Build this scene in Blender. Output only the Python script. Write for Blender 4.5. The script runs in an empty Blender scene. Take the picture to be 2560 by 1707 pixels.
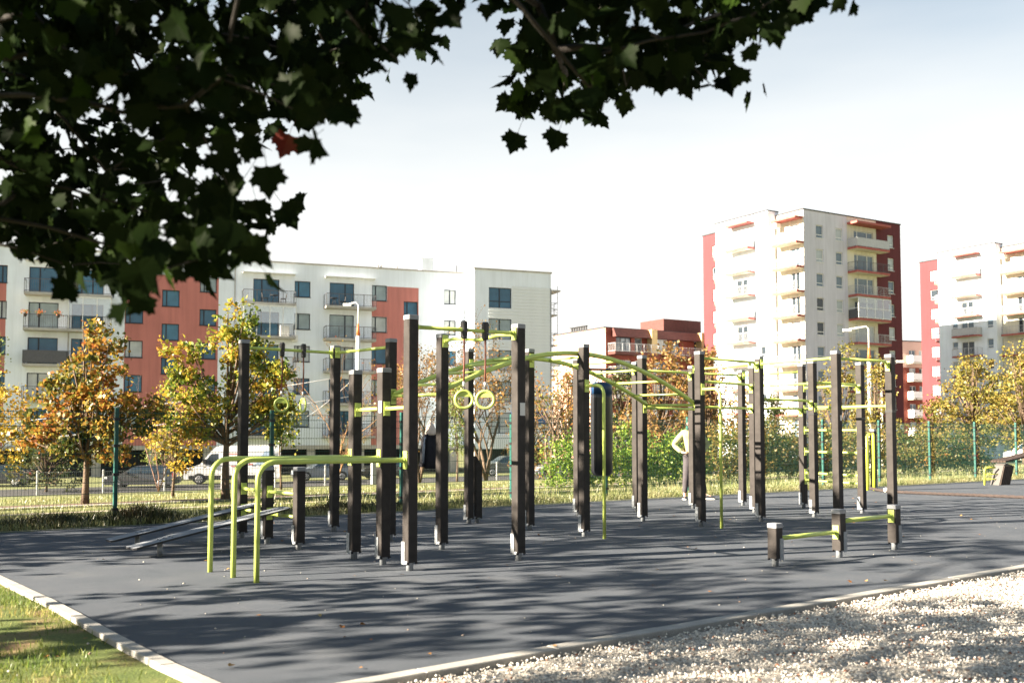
import bpy, math, random
import numpy as np
from mathutils import Matrix, Vector, Euler

random.seed(7)
RNG = np.random.default_rng(7)
R = math.radians
scene = bpy.context.scene
col = scene.collection

# ------------------------------------------------------------------ camera, sky, sun, exposure
cam_d = bpy.data.cameras.new('camera')
cam = bpy.data.objects.new('camera', cam_d)
col.objects.link(cam)
cam.location = (0, 0, 1.35)
cam.rotation_euler = (R(90 + 3.03), 0, 0)
cam_d.sensor_width = 36
cam_d.lens = 35.0
cam_d.shift_y = 0.0409
cam_d.clip_start = 0.05
cam_d.clip_end = 3000
cam_d.dof.use_dof = True
cam_d.dof.focus_distance = 14.0
cam_d.dof.aperture_fstop = 2.5
scene.camera = cam

SUN_TO = Vector((-0.943, -0.334, 0)).normalized()
SUN_EL = R(23)
world = bpy.data.worlds.new('World')
scene.world = world
world.use_nodes = True
wn = world.node_tree
for n in list(wn.nodes):
    wn.nodes.remove(n)
sky = wn.nodes.new('ShaderNodeTexSky')
sky.sky_type = 'NISHITA'
sky.sun_disc = False
sky.sun_elevation = SUN_EL
sky.sun_rotation = math.atan2(SUN_TO.x, SUN_TO.y)
sky.altitude = 100
sky.air_density = 1.0
sky.dust_density = 2.2
sky.ozone_density = 1.6
bg = wn.nodes.new('ShaderNodeBackground')
bg.inputs['Strength'].default_value = 0.043
wo = wn.nodes.new('ShaderNodeOutputWorld')
# thin bright haze and cirrus veil, the same all round the horizon, thinning with height
tcw = wn.nodes.new('ShaderNodeTexCoord')
sep = wn.nodes.new('ShaderNodeSeparateXYZ')
wn.links.new(tcw.outputs['Generated'], sep.inputs[0])
mrw = wn.nodes.new('ShaderNodeMapRange')
mrw.interpolation_type = 'SMOOTHSTEP'
mrw.inputs[1].default_value = 0.12
mrw.inputs[2].default_value = 0.56
mrw.inputs[3].default_value = 1.0
mrw.inputs[4].default_value = 0.0
wn.links.new(sep.outputs['Z'], mrw.inputs[0])
mpw = wn.nodes.new('ShaderNodeMapping')
mpw.inputs['Scale'].default_value = (1.3, 1.3, 5.5)
mpw.inputs['Rotation'].default_value = (0.12, -0.1, 0.4)
wn.links.new(tcw.outputs['Generated'], mpw.inputs[0])
nzw = wn.nodes.new('ShaderNodeTexNoise')
nzw.inputs['Scale'].default_value = 1.6
nzw.inputs['Detail'].default_value = 5
wn.links.new(mpw.outputs[0], nzw.inputs['Vector'])
mdw = wn.nodes.new('ShaderNodeMath')
mdw.operation = 'MULTIPLY_ADD'
mdw.inputs[1].default_value = 0.5
mdw.inputs[2].default_value = -0.24
mdw.use_clamp = False
wn.links.new(nzw.outputs[0], mdw.inputs[0])
adw = wn.nodes.new('ShaderNodeMath')
adw.operation = 'ADD'
adw.use_clamp = True
wn.links.new(mrw.outputs[0], adw.inputs[0])
wn.links.new(mdw.outputs[0], adw.inputs[1])
mxw = wn.nodes.new('ShaderNodeMixRGB')
wn.links.new(adw.outputs[0], mxw.inputs[0])
dim = wn.nodes.new('ShaderNodeMixRGB')
dim.blend_type = 'MULTIPLY'
dim.inputs[0].default_value = 1.0
dim.inputs[2].default_value = (0.62, 0.69, 0.64, 1)
wn.links.new(sky.outputs[0], dim.inputs[1])
wn.links.new(dim.outputs[0], mxw.inputs[1])
mxw.inputs[2].default_value = (4.15, 4.1, 3.92, 1)
wn.links.new(mxw.outputs[0], bg.inputs[0])
wn.links.new(bg.outputs[0], wo.inputs[0])

sd = bpy.data.lights.new('sun', 'SUN')
sd.energy = 5.0
sd.angle = R(0.5)
sd.color = (1.0, 0.87, 0.69)
sun = bpy.data.objects.new('sun', sd)
col.objects.link(sun)
sdir = Vector((SUN_TO.x * math.cos(SUN_EL), SUN_TO.y * math.cos(SUN_EL), math.sin(SUN_EL)))
sun.rotation_euler = sdir.to_track_quat('Z', 'Y').to_euler()
sun.location = sdir * 60

vs = scene.view_settings
vs.view_transform = 'Standard'
vs.look = 'None'
vs.gamma = 1
vs.use_curve_mapping = False
vs.exposure = 2.75

# ------------------------------------------------------------------ materials
MATS = {}


def nodes_of(m):
    m.use_nodes = True
    nt = m.node_tree
    for n in list(nt.nodes):
        nt.nodes.remove(n)
    return nt


def M(name, c, rough=0.6, var=0.12, scale=6.0, bump=0.0, bscale=60.0, metal=0.0, spec=0.4, c2=None, c2_at=(0.5, 0.65), coat=0.0, streak=0.0):
    """Principled material whose colour drifts with object-space noise, with fine bump relief."""
    if name in MATS:
        return MATS[name]
    m = bpy.data.materials.new(name)
    nt = nodes_of(m)
    N, L = nt.nodes.new, nt.links.new
    out = N('ShaderNodeOutputMaterial')
    p = N('ShaderNodeBsdfPrincipled')
    L(p.outputs[0], out.inputs[0])
    tc = N('ShaderNodeTexCoord')
    nz = N('ShaderNodeTexNoise')
    nz.inputs['Scale'].default_value = scale
    nz.inputs['Detail'].default_value = 6
    L(tc.outputs['Object'], nz.inputs['Vector'])
    r = N('ShaderNodeValToRGB')
    r.color_ramp.elements[0].position = 0.3
    r.color_ramp.elements[1].position = 0.7
    r.color_ramp.elements[0].color = (*[x * (1 - var) for x in c], 1)
    r.color_ramp.elements[1].color = (*[min(1, x * (1 + var)) for x in c], 1)
    L(nz.outputs[0], r.inputs[0])
    colo = r.outputs[0]
    if c2:
        n2 = N('ShaderNodeTexNoise')
        n2.inputs['Scale'].default_value = scale * 0.45
        n2.inputs['Detail'].default_value = 8
        L(tc.outputs['Object'], n2.inputs['Vector'])
        mr = N('ShaderNodeMapRange')
        mr.inputs[1].default_value = c2_at[0]
        mr.inputs[2].default_value = c2_at[1]
        L(n2.outputs[0], mr.inputs[0])
        mx = N('ShaderNodeMixRGB')
        L(mr.outputs[0], mx.inputs[0])
        L(colo, mx.inputs[1])
        mx.inputs[2].default_value = (*c2, 1)
        colo = mx.outputs[0]
    if streak:
        # rain streaks: noise drawn out vertically
        mp = N('ShaderNodeMapping')
        mp.inputs['Scale'].default_value = (2.2, 2.2, 0.16)
        L(tc.outputs['Object'], mp.inputs[0])
        n3 = N('ShaderNodeTexNoise')
        n3.inputs['Scale'].default_value = 1.0
        n3.inputs['Detail'].default_value = 7
        n3.inputs['Roughness'].default_value = 0.65
        L(mp.outputs[0], n3.inputs['Vector'])
        m3 = N('ShaderNodeMapRange')
        m3.inputs[1].default_value = 0.42
        m3.inputs[2].default_value = 0.72
        m3.inputs[3].default_value = 1.0
        m3.inputs[4].default_value = 1.0 - streak
        L(n3.outputs[0], m3.inputs[0])
        vm = N('ShaderNodeVectorMath')
        vm.operation = 'SCALE'
        L(colo, vm.inputs[0])
        L(m3.outputs[0], vm.inputs['Scale'])
        colo = vm.outputs[0]
    L(colo, p.inputs['Base Color'])
    p.inputs['Roughness'].default_value = rough
    p.inputs['Metallic'].default_value = metal
    p.inputs['Specular IOR Level'].default_value = spec
    p.inputs['Coat Weight'].default_value = coat
    if bump:
        nb = N('ShaderNodeTexNoise')
        nb.inputs['Scale'].default_value = bscale
        nb.inputs['Detail'].default_value = 4
        L(tc.outputs['Object'], nb.inputs['Vector'])
        b = N('ShaderNodeBump')
        b.inputs['Strength'].default_value = bump
        b.inputs['Distance'].default_value = 0.02
        L(nb.outputs[0], b.inputs['Height'])
        L(b.outputs[0], p.inputs['Normal'])
    MATS[name] = m
    return m


def leafmat(name, cols, transl=0.35, gloss=0.06):
    """Leaves: one random colour per leaf out of a ramp, thin enough to let light through."""
    if name in MATS:
        return MATS[name]
    m = bpy.data.materials.new(name)
    nt = nodes_of(m)
    N, L = nt.nodes.new, nt.links.new
    out = N('ShaderNodeOutputMaterial')
    ge = N('ShaderNodeNewGeometry')
    tc = N('ShaderNodeTexCoord')
    nz = N('ShaderNodeTexNoise')
    nz.inputs['Scale'].default_value = 1.1
    nz.inputs['Detail'].default_value = 3
    L(tc.outputs['Object'], nz.inputs['Vector'])
    ma = N('ShaderNodeMath')
    ma.operation = 'MULTIPLY_ADD'
    ma.inputs[1].default_value = 1.7
    ma.inputs[2].default_value = -0.6
    L(nz.outputs[0], ma.inputs[0])
    mb = N('ShaderNodeMath')
    mb.operation = 'MULTIPLY_ADD'
    mb.inputs[1].default_value = 0.55
    L(ge.outputs['Random Per Island'], mb.inputs[0])
    L(ma.outputs[0], mb.inputs[2])
    r = N('ShaderNodeValToRGB')
    cr = r.color_ramp
    for i, cc in enumerate(cols):
        pos = i / max(1, len(cols) - 1)
        e = cr.elements[i] if i < 2 else cr.elements.new(pos)
        e.position = pos
        e.color = (*cc, 1)
    L(mb.outputs[0], r.inputs[0])
    d = N('ShaderNodeBsdfDiffuse')
    t = N('ShaderNodeBsdfTranslucent')
    g = N('ShaderNodeBsdfGlossy')
    g.inputs['Roughness'].default_value = 0.42
    g.inputs['Color'].default_value = (0.9, 0.9, 0.9, 1)
    L(r.outputs[0], d.inputs[0])
    L(r.outputs[0], t.inputs[0])
    m1 = N('ShaderNodeMixShader')
    m1.inputs[0].default_value = transl
    L(d.outputs[0], m1.inputs[1])
    L(t.outputs[0], m1.inputs[2])
    m2 = N('ShaderNodeMixShader')
    m2.inputs[0].default_value = gloss
    L(m1.outputs[0], m2.inputs[1])
    L(g.outputs[0], m2.inputs[2])
    L(m2.outputs[0], out.inputs[0])
    MATS[name] = m
    return m


M_POST = M('dark_wood_post', (0.034, 0.030, 0.0285), rough=0.6, var=0.25, scale=9, bump=0.15, bscale=90, spec=0.15)
M_CAP = M('grey_cap_plastic', (0.20, 0.21, 0.23), rough=0.5, var=0.08)
M_GALV = M('galvanised_steel', (0.26, 0.28, 0.30), rough=0.6, var=0.22, scale=30, metal=0.2)
M_GREEN = M('lime_green_paint', (0.47, 0.57, 0.13), rough=0.38, var=0.08, scale=12, spec=0.5)
M_BLACK = M('black_plastic', (0.012, 0.012, 0.014), rough=0.4, var=0.1)
M_BOLT = M('dark_bolt_steel', (0.03, 0.03, 0.035), rough=0.4, var=0.1, metal=0.5)
M_STRAP = M('red_brown_sheath', (0.16, 0.06, 0.04), rough=0.6, var=0.12, scale=40)
M_ALU = M('bare_aluminium', (0.6, 0.6, 0.6), rough=0.4, metal=0.6, var=0.1)
M_BOARD = M('grey_board', (0.20, 0.215, 0.24), rough=0.8, var=0.1, scale=14, spec=0.2)
M_BOARDEDGE = M('black_board_edge', (0.02, 0.02, 0.024), rough=0.5)
M_FGREEN = M('fence_green_paint', (0.007, 0.075, 0.062), rough=0.45, var=0.15, scale=20)
M_WIRE = M('fence_green_wire', (0.010, 0.06, 0.05), rough=0.6, var=0.1)
M_GREYMET = M('grey_metal', (0.30, 0.31, 0.33), rough=0.5, metal=0.2, var=0.1)
M_WHITEP = M('white_paint', (0.78, 0.78, 0.76), rough=0.45, var=0.05)
M_LABEL = M('pale_label_plate', (0.62, 0.62, 0.60), rough=0.5, var=0.05, scale=60)
M_BARK = M('brown_bark', (0.11, 0.075, 0.05), rough=0.9, var=0.35, scale=14, bump=0.6, bscale=40)
M_TWIG = M('dark_twig_bark', (0.012, 0.009, 0.007), rough=0.85, var=0.3, scale=20, bump=0.4)
M_PALETWIG = M('pale_pinkish_twig', (0.26, 0.15, 0.11), rough=0.85, var=0.25, scale=12)
M_OCHRETWIG = M('ochre_twig', (0.22, 0.12, 0.05), rough=0.85, var=0.25, scale=12)

# ------------------------------------------------------------------ mesh building helpers


class MB:
    """Collects boxes, tubes and faces; link() makes them ONE mesh object."""

    def __init__(self):
        self.v, self.f, self.m, self.s = [], [], [], []

    def add(self, verts, faces, mi=0, smooth=False):
        o = len(self.v)
        self.v.extend(tuple(p) for p in verts)
        for f in faces:
            self.f.append(tuple(i + o for i in f))
            self.m.append(mi)
            self.s.append(smooth)
        return self

    def box(self, x0, x1, y0, y1, z0, z1, mi=0, T=None):
        v = [(x0, y0, z0), (x1, y0, z0), (x1, y1, z0), (x0, y1, z0), (x0, y0, z1), (x1, y0, z1), (x1, y1, z1), (x0, y1, z1)]
        if T is not None:
            v = [T @ Vector(p) for p in v]
        return self.add(v, [(0, 3, 2, 1), (4, 5, 6, 7), (0, 1, 5, 4), (1, 2, 6, 5), (2, 3, 7, 6), (3, 0, 4, 7)], mi)

    def bbox(self, x0, x1, y0, y1, z0, z1, b=0.006, mi=0, T=None):
        """box with chamfered vertical and top edges"""
        def ring(i, z):
            return [(x0 + i + b, y0 + i, z), (x1 - i - b, y0 + i, z), (x1 - i, y0 + i + b, z), (x1 - i, y1 - i - b, z),
                    (x1 - i - b, y1 - i, z), (x0 + i + b, y1 - i, z), (x0 + i, y1 - i - b, z), (x0 + i, y0 + i + b, z)]
        v = ring(0, z0) + ring(0, z1 - b) + ring(b, z1)
        if T is not None:
            v = [T @ Vector(p) for p in v]
        f = [tuple(reversed(range(8))), tuple(range(16, 24))]
        for k in (0, 8):
            for i in range(8):
                j = (i + 1) % 8
                f.append((k + i, k + j, k + 8 + j, k + 8 + i))
        return self.add(v, f, mi)

    def tube(self, pts, r, n=8, mi=0, caps=True, smooth=True):
        pts = [Vector(p) for p in pts]
        rr = r if isinstance(r, (list, tuple)) else [r] * len(pts)
        up = None
        V = []
        for i, p in enumerate(pts):
            a = pts[max(0, i - 1)]
            b = pts[min(len(pts) - 1, i + 1)]
            d = (b - a)
            if d.length < 1e-9:
                d = Vector((0, 0, 1))
            d.normalize()
            if up is None:
                up = Vector((0, 0, 1)) if abs(d.z) < 0.9 else Vector((1, 0, 0))
            x = d.cross(up)
            if x.length < 1e-6:
                x = d.orthogonal()
            x.normalize()
            y = x.cross(d).normalized()
            up = y
            for k in range(n):
                t = 2 * math.pi * k / n
                V.append(p + x * (math.cos(t) * rr[i]) + y * (math.sin(t) * rr[i]))
        F = []
        for i in range(len(pts) - 1):
            for k in range(n):
                j = (k + 1) % n
                F.append((i * n + k, i * n + j, (i + 1) * n + j, (i + 1) * n + k))
        self.add(V, F, mi, smooth)
        if caps:
            o = len(self.v) - len(V)
            e = o + (len(pts) - 1) * n
            self.f.append(tuple(reversed(range(o, o + n))))
            self.m.append(mi)
            self.s.append(False)
            self.f.append(tuple(range(e, e + n)))
            self.m.append(mi)
            self.s.append(False)
        return self

    def lathe(self, prof, n=16, mi=0, c=(0, 0, 0), smooth=True):
        V = [(c[0] + r * math.cos(2 * math.pi * k / n), c[1] + r * math.sin(2 * math.pi * k / n), c[2] + z) for r, z in prof for k in range(n)]
        F = []
        for i in range(len(prof) - 1):
            for k in range(n):
                j = (k + 1) % n
                F.append((i * n + k, i * n + j, (i + 1) * n + j, (i + 1) * n + k))
        self.add(V, F, mi, smooth)
        o = len(self.v) - len(V)
        self.f.append(tuple(reversed(range(o, o + n))))
        self.m.append(mi)
        self.s.append(False)
        e = o + (len(prof) - 1) * n
        self.f.append(tuple(range(e, e + n)))
        self.m.append(mi)
        self.s.append(False)
        return self

    def mesh(self, name, mats):
        me = bpy.data.meshes.new(name)
        me.from_pydata(self.v, [], self.f)
        for m in (mats if isinstance(mats, (list, tuple)) else [mats]):
            me.materials.append(m)
        me.polygons.foreach_set('material_index', self.m)
        me.polygons.foreach_set('use_smooth', self.s)
        me.update()
        return me

    def link(self, name, mats, parent=None, **kw):
        return put(name, self.mesh(name, mats), parent, **kw)


def put(name, me, parent=None, loc=(0, 0, 0), rz=0.0, rot=None, label=None, cat=None, group=None, kind=None):
    o = bpy.data.objects.new(name, me)
    col.objects.link(o)
    o.location = loc
    o.rotation_euler = rot if rot is not None else (0, 0, rz)
    if parent is not None:
        o.parent = parent
    for k, v in (('label', label), ('category', cat), ('group', group), ('kind', kind)):
        if v:
            o[k] = v
    return o


def thing(name, label, cat, loc=(0, 0, 0), rz=0.0, group=None):
    return put(name, None, None, loc, rz, None, label, cat, group)


def copy_tree(root, label=None, loc=None, rz=None, **kw):
    """copy of a thing with its parts and their sub-parts"""
    kids = {}
    for o in list(col.objects):
        if o.parent is not None:
            kids.setdefault(o.parent.name, []).append(o)

    def rec(o, par):
        c = o.copy()
        col.objects.link(c)
        if par is not None:
            c.parent = par
        for ch in kids.get(o.name, []):
            rec(ch, c)
        return c
    r = rec(root, None)
    if label:
        r['label'] = label
    if loc is not None:
        r.location = loc
    if rz is not None:
        r.rotation_euler = (0, 0, rz)
    for k, v in kw.items():
        r[k] = v
    return r


def np_mesh(name, co, quads, mats, smooth=False, midx=None):
    """mesh from numpy arrays; faces all with the same number of corners"""
    me = bpy.data.meshes.new(name)
    nf, k = quads.shape
    me.vertices.add(len(co))
    me.vertices.foreach_set('co', co.astype(np.float32).ravel())
    me.loops.add(nf * k)
    me.loops.foreach_set('vertex_index', quads.astype(np.int32).ravel())
    me.polygons.add(nf)
    me.polygons.foreach_set('loop_start', np.arange(0, nf * k, k, dtype=np.int32))
    for m in (mats if isinstance(mats, (list, tuple)) else [mats]):
        me.materials.append(m)
    if smooth:
        me.polygons.foreach_set('use_smooth', np.ones(nf, dtype=bool))
    if midx is not None:
        me.polygons.foreach_set('material_index', midx.astype(np.int32))
    me.update(calc_edges=True)
    me.validate()
    return me


# ------------------------------------------------------------------ terrain
# fence line: through FP along FD; FN points away from the playground
FP = Vector((-6.25, 15.75, 0))
FD = Vector((0.80, 0.60, 0))
FN = Vector((-0.60, 0.80, 0))


def sstep(a, b, x):
    t = min(1, max(0, (x - a) / (b - a)))
    return t * t * (3 - 2 * t)


def u_of(x, y):
    return (x - FP.x) * FN.x + (y - FP.y) * FN.y


def tz(x, y):
    u = u_of(x, y)
    if u < 6:
        return 0.0
    return -2.0 * (0.55 * min(1, (u - 6) / 40.0) + 0.45 * sstep(6, 46, u))


def on_fence(t, u=0.0):
    return (FP.x + FD.x * t + FN.x * u, FP.y + FD.y * t + FN.y * u)

# ------------------------------------------------------------------ ground materials
def ground_mat(name, ramp, scale, bump, bscale, rough=0.9, fine=0.25, fscale=180, spec=0.2):
    m = bpy.data.materials.new(name)
    nt = nodes_of(m)
    N, L = nt.nodes.new, nt.links.new
    out = N('ShaderNodeOutputMaterial')
    p = N('ShaderNodeBsdfPrincipled')
    L(p.outputs[0], out.inputs[0])
    tc = N('ShaderNodeTexCoord')
    nz = N('ShaderNodeTexNoise')
    nz.inputs['Scale'].default_value = scale
    nz.inputs['Detail'].default_value = 9
    nz.inputs['Roughness'].default_value = 0.62
    L(tc.outputs['Object'], nz.inputs['Vector'])
    r = N('ShaderNodeValToRGB')
    cr = r.color_ramp
    for i, (pos, cc) in enumerate(ramp):
        e = cr.elements[i] if i < 2 else cr.elements.new(pos)
        e.position = pos
        e.color = (*cc, 1)
    L(nz.outputs[0], r.inputs[0])
    nf = N('ShaderNodeTexNoise')
    nf.inputs['Scale'].default_value = fscale
    nf.inputs['Detail'].default_value = 3
    L(tc.outputs['Object'], nf.inputs['Vector'])
    mr = N('ShaderNodeMapRange')
    mr.inputs[1].default_value = 0.3
    mr.inputs[2].default_value = 0.7
    mr.inputs[3].default_value = 1 - fine
    mr.inputs[4].default_value = 1 + fine
    L(nf.outputs[0], mr.inputs[0])
    mx = N('ShaderNodeVectorMath')
    mx.operation = 'SCALE'
    L(r.outputs[0], mx.inputs[0])
    L(mr.outputs[0], mx.inputs['Scale'])
    L(mx.outputs[0], p.inputs['Base Color'])
    p.inputs['Roughness'].default_value = rough
    p.inputs['Specular IOR Level'].default_value = spec
    b = N('ShaderNodeBump')
    b.inputs['Strength'].default_value = bump
    b.inputs['Distance'].default_value = 0.01
    nb = N('ShaderNodeTexNoise')
    nb.inputs['Scale'].default_value = bscale
    nb.inputs['Detail'].default_value = 5
    L(tc.outputs['Object'], nb.inputs['Vector'])
    L(nb.outputs[0], b.inputs['Height'])
    L(b.outputs[0], p.inputs['Normal'])
    return m


G_RUBBER = ground_mat('dark_rubber_granules', [(0.3, (0.058, 0.068, 0.083)), (0.55, (0.075, 0.084, 0.100)), (0.78, (0.102, 0.109, 0.119))], 1.3, 0.5, 220, 0.85, 0.3, 260)
G_GRASS = ground_mat('mown_grass', [(0.25, (0.09, 0.11, 0.04)), (0.5, (0.15, 0.165, 0.07)), (0.62, (0.20, 0.19, 0.09)), (0.8, (0.11, 0.14, 0.05))], 0.5, 0.8, 40, 0.95, 0.35, 14)
G_SOIL = ground_mat('bare_soil_and_grass', [(0.3, (0.06, 0.09, 0.022)), (0.5, (0.10, 0.12, 0.035)), (0.66, (0.20, 0.13, 0.07)), (0.75, (0.26, 0.18, 0.11))], 1.6, 0.8, 60, 0.95, 0.35, 60)
G_GRAVBED = ground_mat('gravel_bed', [(0.3, (0.34, 0.31, 0.27)), (0.7, (0.52, 0.48, 0.42))], 12, 1.0, 90, 0.95, 0.5, 70)
G_CONC = ground_mat('pale_concrete', [(0.3, (0.25, 0.245, 0.23)), (0.7, (0.36, 0.345, 0.32))], 3.0, 0.35, 90, 0.85, 0.15, 130)
G_PATH = ground_mat('brown_path', [(0.3, (0.10, 0.065, 0.05)), (0.7, (0.15, 0.10, 0.075))], 3.0, 0.4, 60, 0.9, 0.2, 90)
G_PALEPATH = ground_mat('pale_gravel_path', [(0.3, (0.34, 0.29, 0.22)), (0.7, (0.45, 0.39, 0.31))], 3.0, 0.4, 60, 0.9, 0.2, 60)
G_ROAD = ground_mat('asphalt', [(0.3, (0.05, 0.05, 0.052)), (0.7, (0.075, 0.073, 0.072))], 2.0, 0.3, 80, 0.85, 0.2, 120)
G_LITTER = ground_mat('leaf_strewn_verge', [(0.3, (0.13, 0.07, 0.035)), (0.55, (0.16, 0.10, 0.05)), (0.7, (0.10, 0.10, 0.04))], 2.5, 0.6, 40, 0.95, 0.4, 20)


def strip(name, mat, t0, t1, u0, u1, dz, nt=40, kind='structure', nu=1):
    """band parallel to the fence draped on the terrain"""
    b = MB()
    V, F = [], []
    for i in range(nt + 1):
        t = t0 + (t1 - t0) * i / nt
        for k in range(nu + 1):
            x, y = on_fence(t, u0 + (u1 - u0) * k / nu)
            V.append((x, y, tz(x, y) + dz))
    w = nu + 1
    for i in range(nt):
        for k in range(nu):
            F.append((i * w + k, (i + 1) * w + k, (i + 1) * w + k + 1, i * w + k + 1))
    b.add(V, F)
    return b.link(name, mat, kind=kind)


# the ground: one sheet in fence coordinates out to the horizon
us = [-400, -150, -60, -30, -12, -0.86, 0, 1, 2, 3, 4, 5, 6] + [6 + 2 * i for i in range(1, 21)] + [50, 60, 80, 110, 160, 250, 400, 700, 1300]
ts = [-1300, -600, -300, -150, -80] + [-60 + 6 * i for i in range(30)] + [130, 160, 220, 320, 600, 1500]
V, F = [], []
for t in ts:
    for u in us:
        x, y = on_fence(t, u)
        zz = tz(x, y)
        if u < -0.8:
            zz = -0.06
        V.append((x, y, zz))
w = len(us)
for i in range(len(ts) - 1):
    for k in range(w - 1):
        F.append((i * w + k, (i + 1) * w + k, (i + 1) * w + k + 1, i * w + k + 1))
MB().add(V, F).link('ground', G_GRASS, kind='structure')

# rubber playground floor
kerbR = [(-1.33, 5.20), (-0.79, 5.65), (0.0, 6.29), (1.08, 7.14), (2.51, 8.27), (3.95, 9.41), (5.37, 10.54), (7.6, 12.35), (10.5, 14.6), (14.5, 17.6), (20.0, 21.6), (30.0, 29.0)]
kerbL = [(-1.33, 5.20), (-1.61, 5.53), (-2.01, 5.99), (-2.5, 6.61), (-3.55, 8.0), (-4.96, 9.73), (-6.6, 11.7), (-7.85, 13.1)]
far0 = on_fence(-2.6, -0.86)
far1 = on_fence(46, -0.86)
poly = [(x, y, 0.0) for x, y in kerbR] + [(far1[0], far1[1], 0.0), (far0[0], far0[1], 0.0)] + [(x, y, 0.0) for x, y in reversed(kerbL[1:])]
MB().add(poly, [tuple(range(len(poly)))]).link('playground_floor', G_RUBBER, kind='structure')


def resample(pl, step):
    out, acc = [], 0
    P = [Vector((x, y, 0)) for x, y in pl]
    out.append(P[0])
    need = step
    for a, b in zip(P, P[1:]):
        L = (b - a).length
        pos = 0
        while L - pos >= need:
            pos += need
            out.append(a + (b - a) * (pos / L))
            need = step
        need -= (L - pos)
    return out


def kerb_run(name, pl, side, w, z0, z1, label_mat, step=1.0, maxn=40):
    root = put(name, None, kind='structure')
    pts = resample(pl, step)[:maxn]
    for i, (a, b) in enumerate(zip(pts, pts[1:])):
        d = (b - a).normalized()
        n = Vector((-d.y, d.x, 0)) * side
        g = d * 0.003
        dz = random.uniform(-0.003, 0.003)
        p = [a + g, b - g, b - g + n * w, a + g + n * w]
        c = 0.006
        q = [a + g + n * c + d * c, b - g + n * c - d * c, b - g + n * (w - c) - d * c, a + g + n * (w - c) + d * c]
        V = [(v.x, v.y, z0) for v in p] + [(v.x, v.y, z1 + dz - c) for v in p] + [(v.x, v.y, z1 + dz) for v in q]
        F = [(8, 9, 10, 11)] + [(k, (k + 1) % 4, 4 + (k + 1) % 4, 4 + k) for k in range(4)] + [(4 + k, 4 + (k + 1) % 4, 8 + (k + 1) % 4, 8 + k) for k in range(4)]
        if side < 0:
            F = [tuple(reversed(f)) for f in F]
        MB().add(V, F).link('kerb_stone', G_CONC, root)
    return root


kerb_run('kerb', kerbR, -1, 0.12, -0.12, 0.012, G_CONC, 1.0, 30)
kerb_run('kerb', kerbL, 1, 0.098, -0.12, 0.016, G_CONC, 1.0, 30)
strip('verge_edging', G_CONC, -3, 46, -0.862, -0.82, 0.012, 30)

# gravel bed right of the kerb and lawn left of it
gp = [(x + 0.1, y - 0.12, -0.035) for x, y in kerbR]
MB().add(gp + [(30, 4, -0.035), (6, 2, -0.035), (-1.2, 3.2, -0.035)], [tuple(reversed(range(len(gp) + 3)))]).link('gravel_bed', G_GRAVBED, kind='structure')
lp = [(x - 0.08, y - 0.06, -0.02) for x, y in kerbL]
MB().add(lp + [(-13, 10.5, -0.02), (-12, 4, -0.02), (-5, 3, -0.02), (-1.3, 3.3, -0.02)], [tuple(range(len(lp) + 4))]).link('lawn', G_SOIL, kind='structure')

# paths, road and verges beyond the fence
strip('footpath', G_PALEPATH, -30, 60, 2.35, 2.62, 0.008)
strip('path', G_PATH, -60, 90, 4.35, 4.85, 0.010)
strip('path_kerb', G_CONC, -60, 90, 4.05, 4.345, 0.014)
strip('verge', G_LITTER, -50, 100, 38.5, 43.2, 0.012, 50, nu=3)
strip('pavement', G_PALEPATH, -60, 110, 36.5, 38.4, 0.016, 50, nu=2)
strip('road', G_ROAD, -70, 120, 43.3, 52.5, 0.02, 50, nu=3)
strip('kerb', G_CONC, -70, 120, 43.2, 43.3, 0.09, 50)


def in_poly(px, py, poly):
    r = np.zeros(len(px), bool)
    n = len(poly)
    j = n - 1
    for i in range(n):
        xi, yi = poly[i][0], poly[i][1]
        xj, yj = poly[j][0], poly[j][1]
        c = ((yi > py) != (yj > py)) & (px < (xj - xi) * (py - yi) / (yj - yi + 1e-12) + xi)
        r ^= c
        j = i
    return r


# gravel stones
ico_v = []
t_ = (1 + 5 ** 0.5) / 2
for s1 in (-1, 1):
    for s2 in (-1, 1):
        ico_v += [(0, s1, s2 * t_), (s1, s2 * t_, 0), (s2 * t_, 0, s1)]
ico_v = np.array(ico_v) / math.sqrt(1 + t_ * t_)
ico_f = []
for i in range(12):
    for j in range(i + 1, 12):
        for k in range(j + 1, 12):
            a, b, c = ico_v[i], ico_v[j], ico_v[k]
            if max(np.linalg.norm(a - b), np.linalg.norm(b - c), np.linalg.norm(a - c)) < 1.1:
                ico_f.append((i, j, k) if np.dot(np.cross(b - a, c - a), a) > 0 else (i, k, j))
ico_f = np.array(ico_f)


def rand_rot(n, tilt=None):
    q = RNG.normal(size=(n, 4))
    q /= np.linalg.norm(q, axis=1)[:, None]
    w_, x, y, z = q.T
    return np.stack([np.stack([1 - 2 * (y * y + z * z), 2 * (x * y - z * w_), 2 * (x * z + y * w_)], 1),
                     np.stack([2 * (x * y + z * w_), 1 - 2 * (x * x + z * z), 2 * (y * z - x * w_)], 1),
                     np.stack([2 * (x * z - y * w_), 2 * (y * z + x * w_), 1 - 2 * (x * x + y * y)], 1)], 1)


def stones(name, px, py, pz, size, mat, kind='stuff', **kw):
    n = len(px)
    sc = size[:, None] * RNG.uniform(0.55, 1.25, (n, 3))
    base = ico_v[None] * (1 + RNG.uniform(-0.18, 0.18, (n, 12, 1))) * sc[:, None, :]
    rot = rand_rot(n)
    co = np.einsum('nij,nkj->nki', rot, base)
    co[:, :, 2] *= 0.75
    co[:, :, 0] += px[:, None]
    co[:, :, 1] += py[:, None]
    co[:, :, 2] += pz[:, None]
    fa = (ico_f[None] + (np.arange(n) * 12)[:, None, None]).reshape(-1, 3)
    return put(name, np_mesh(name, co.reshape(-1, 3), fa, mat), kind=kind, **kw)


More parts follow.
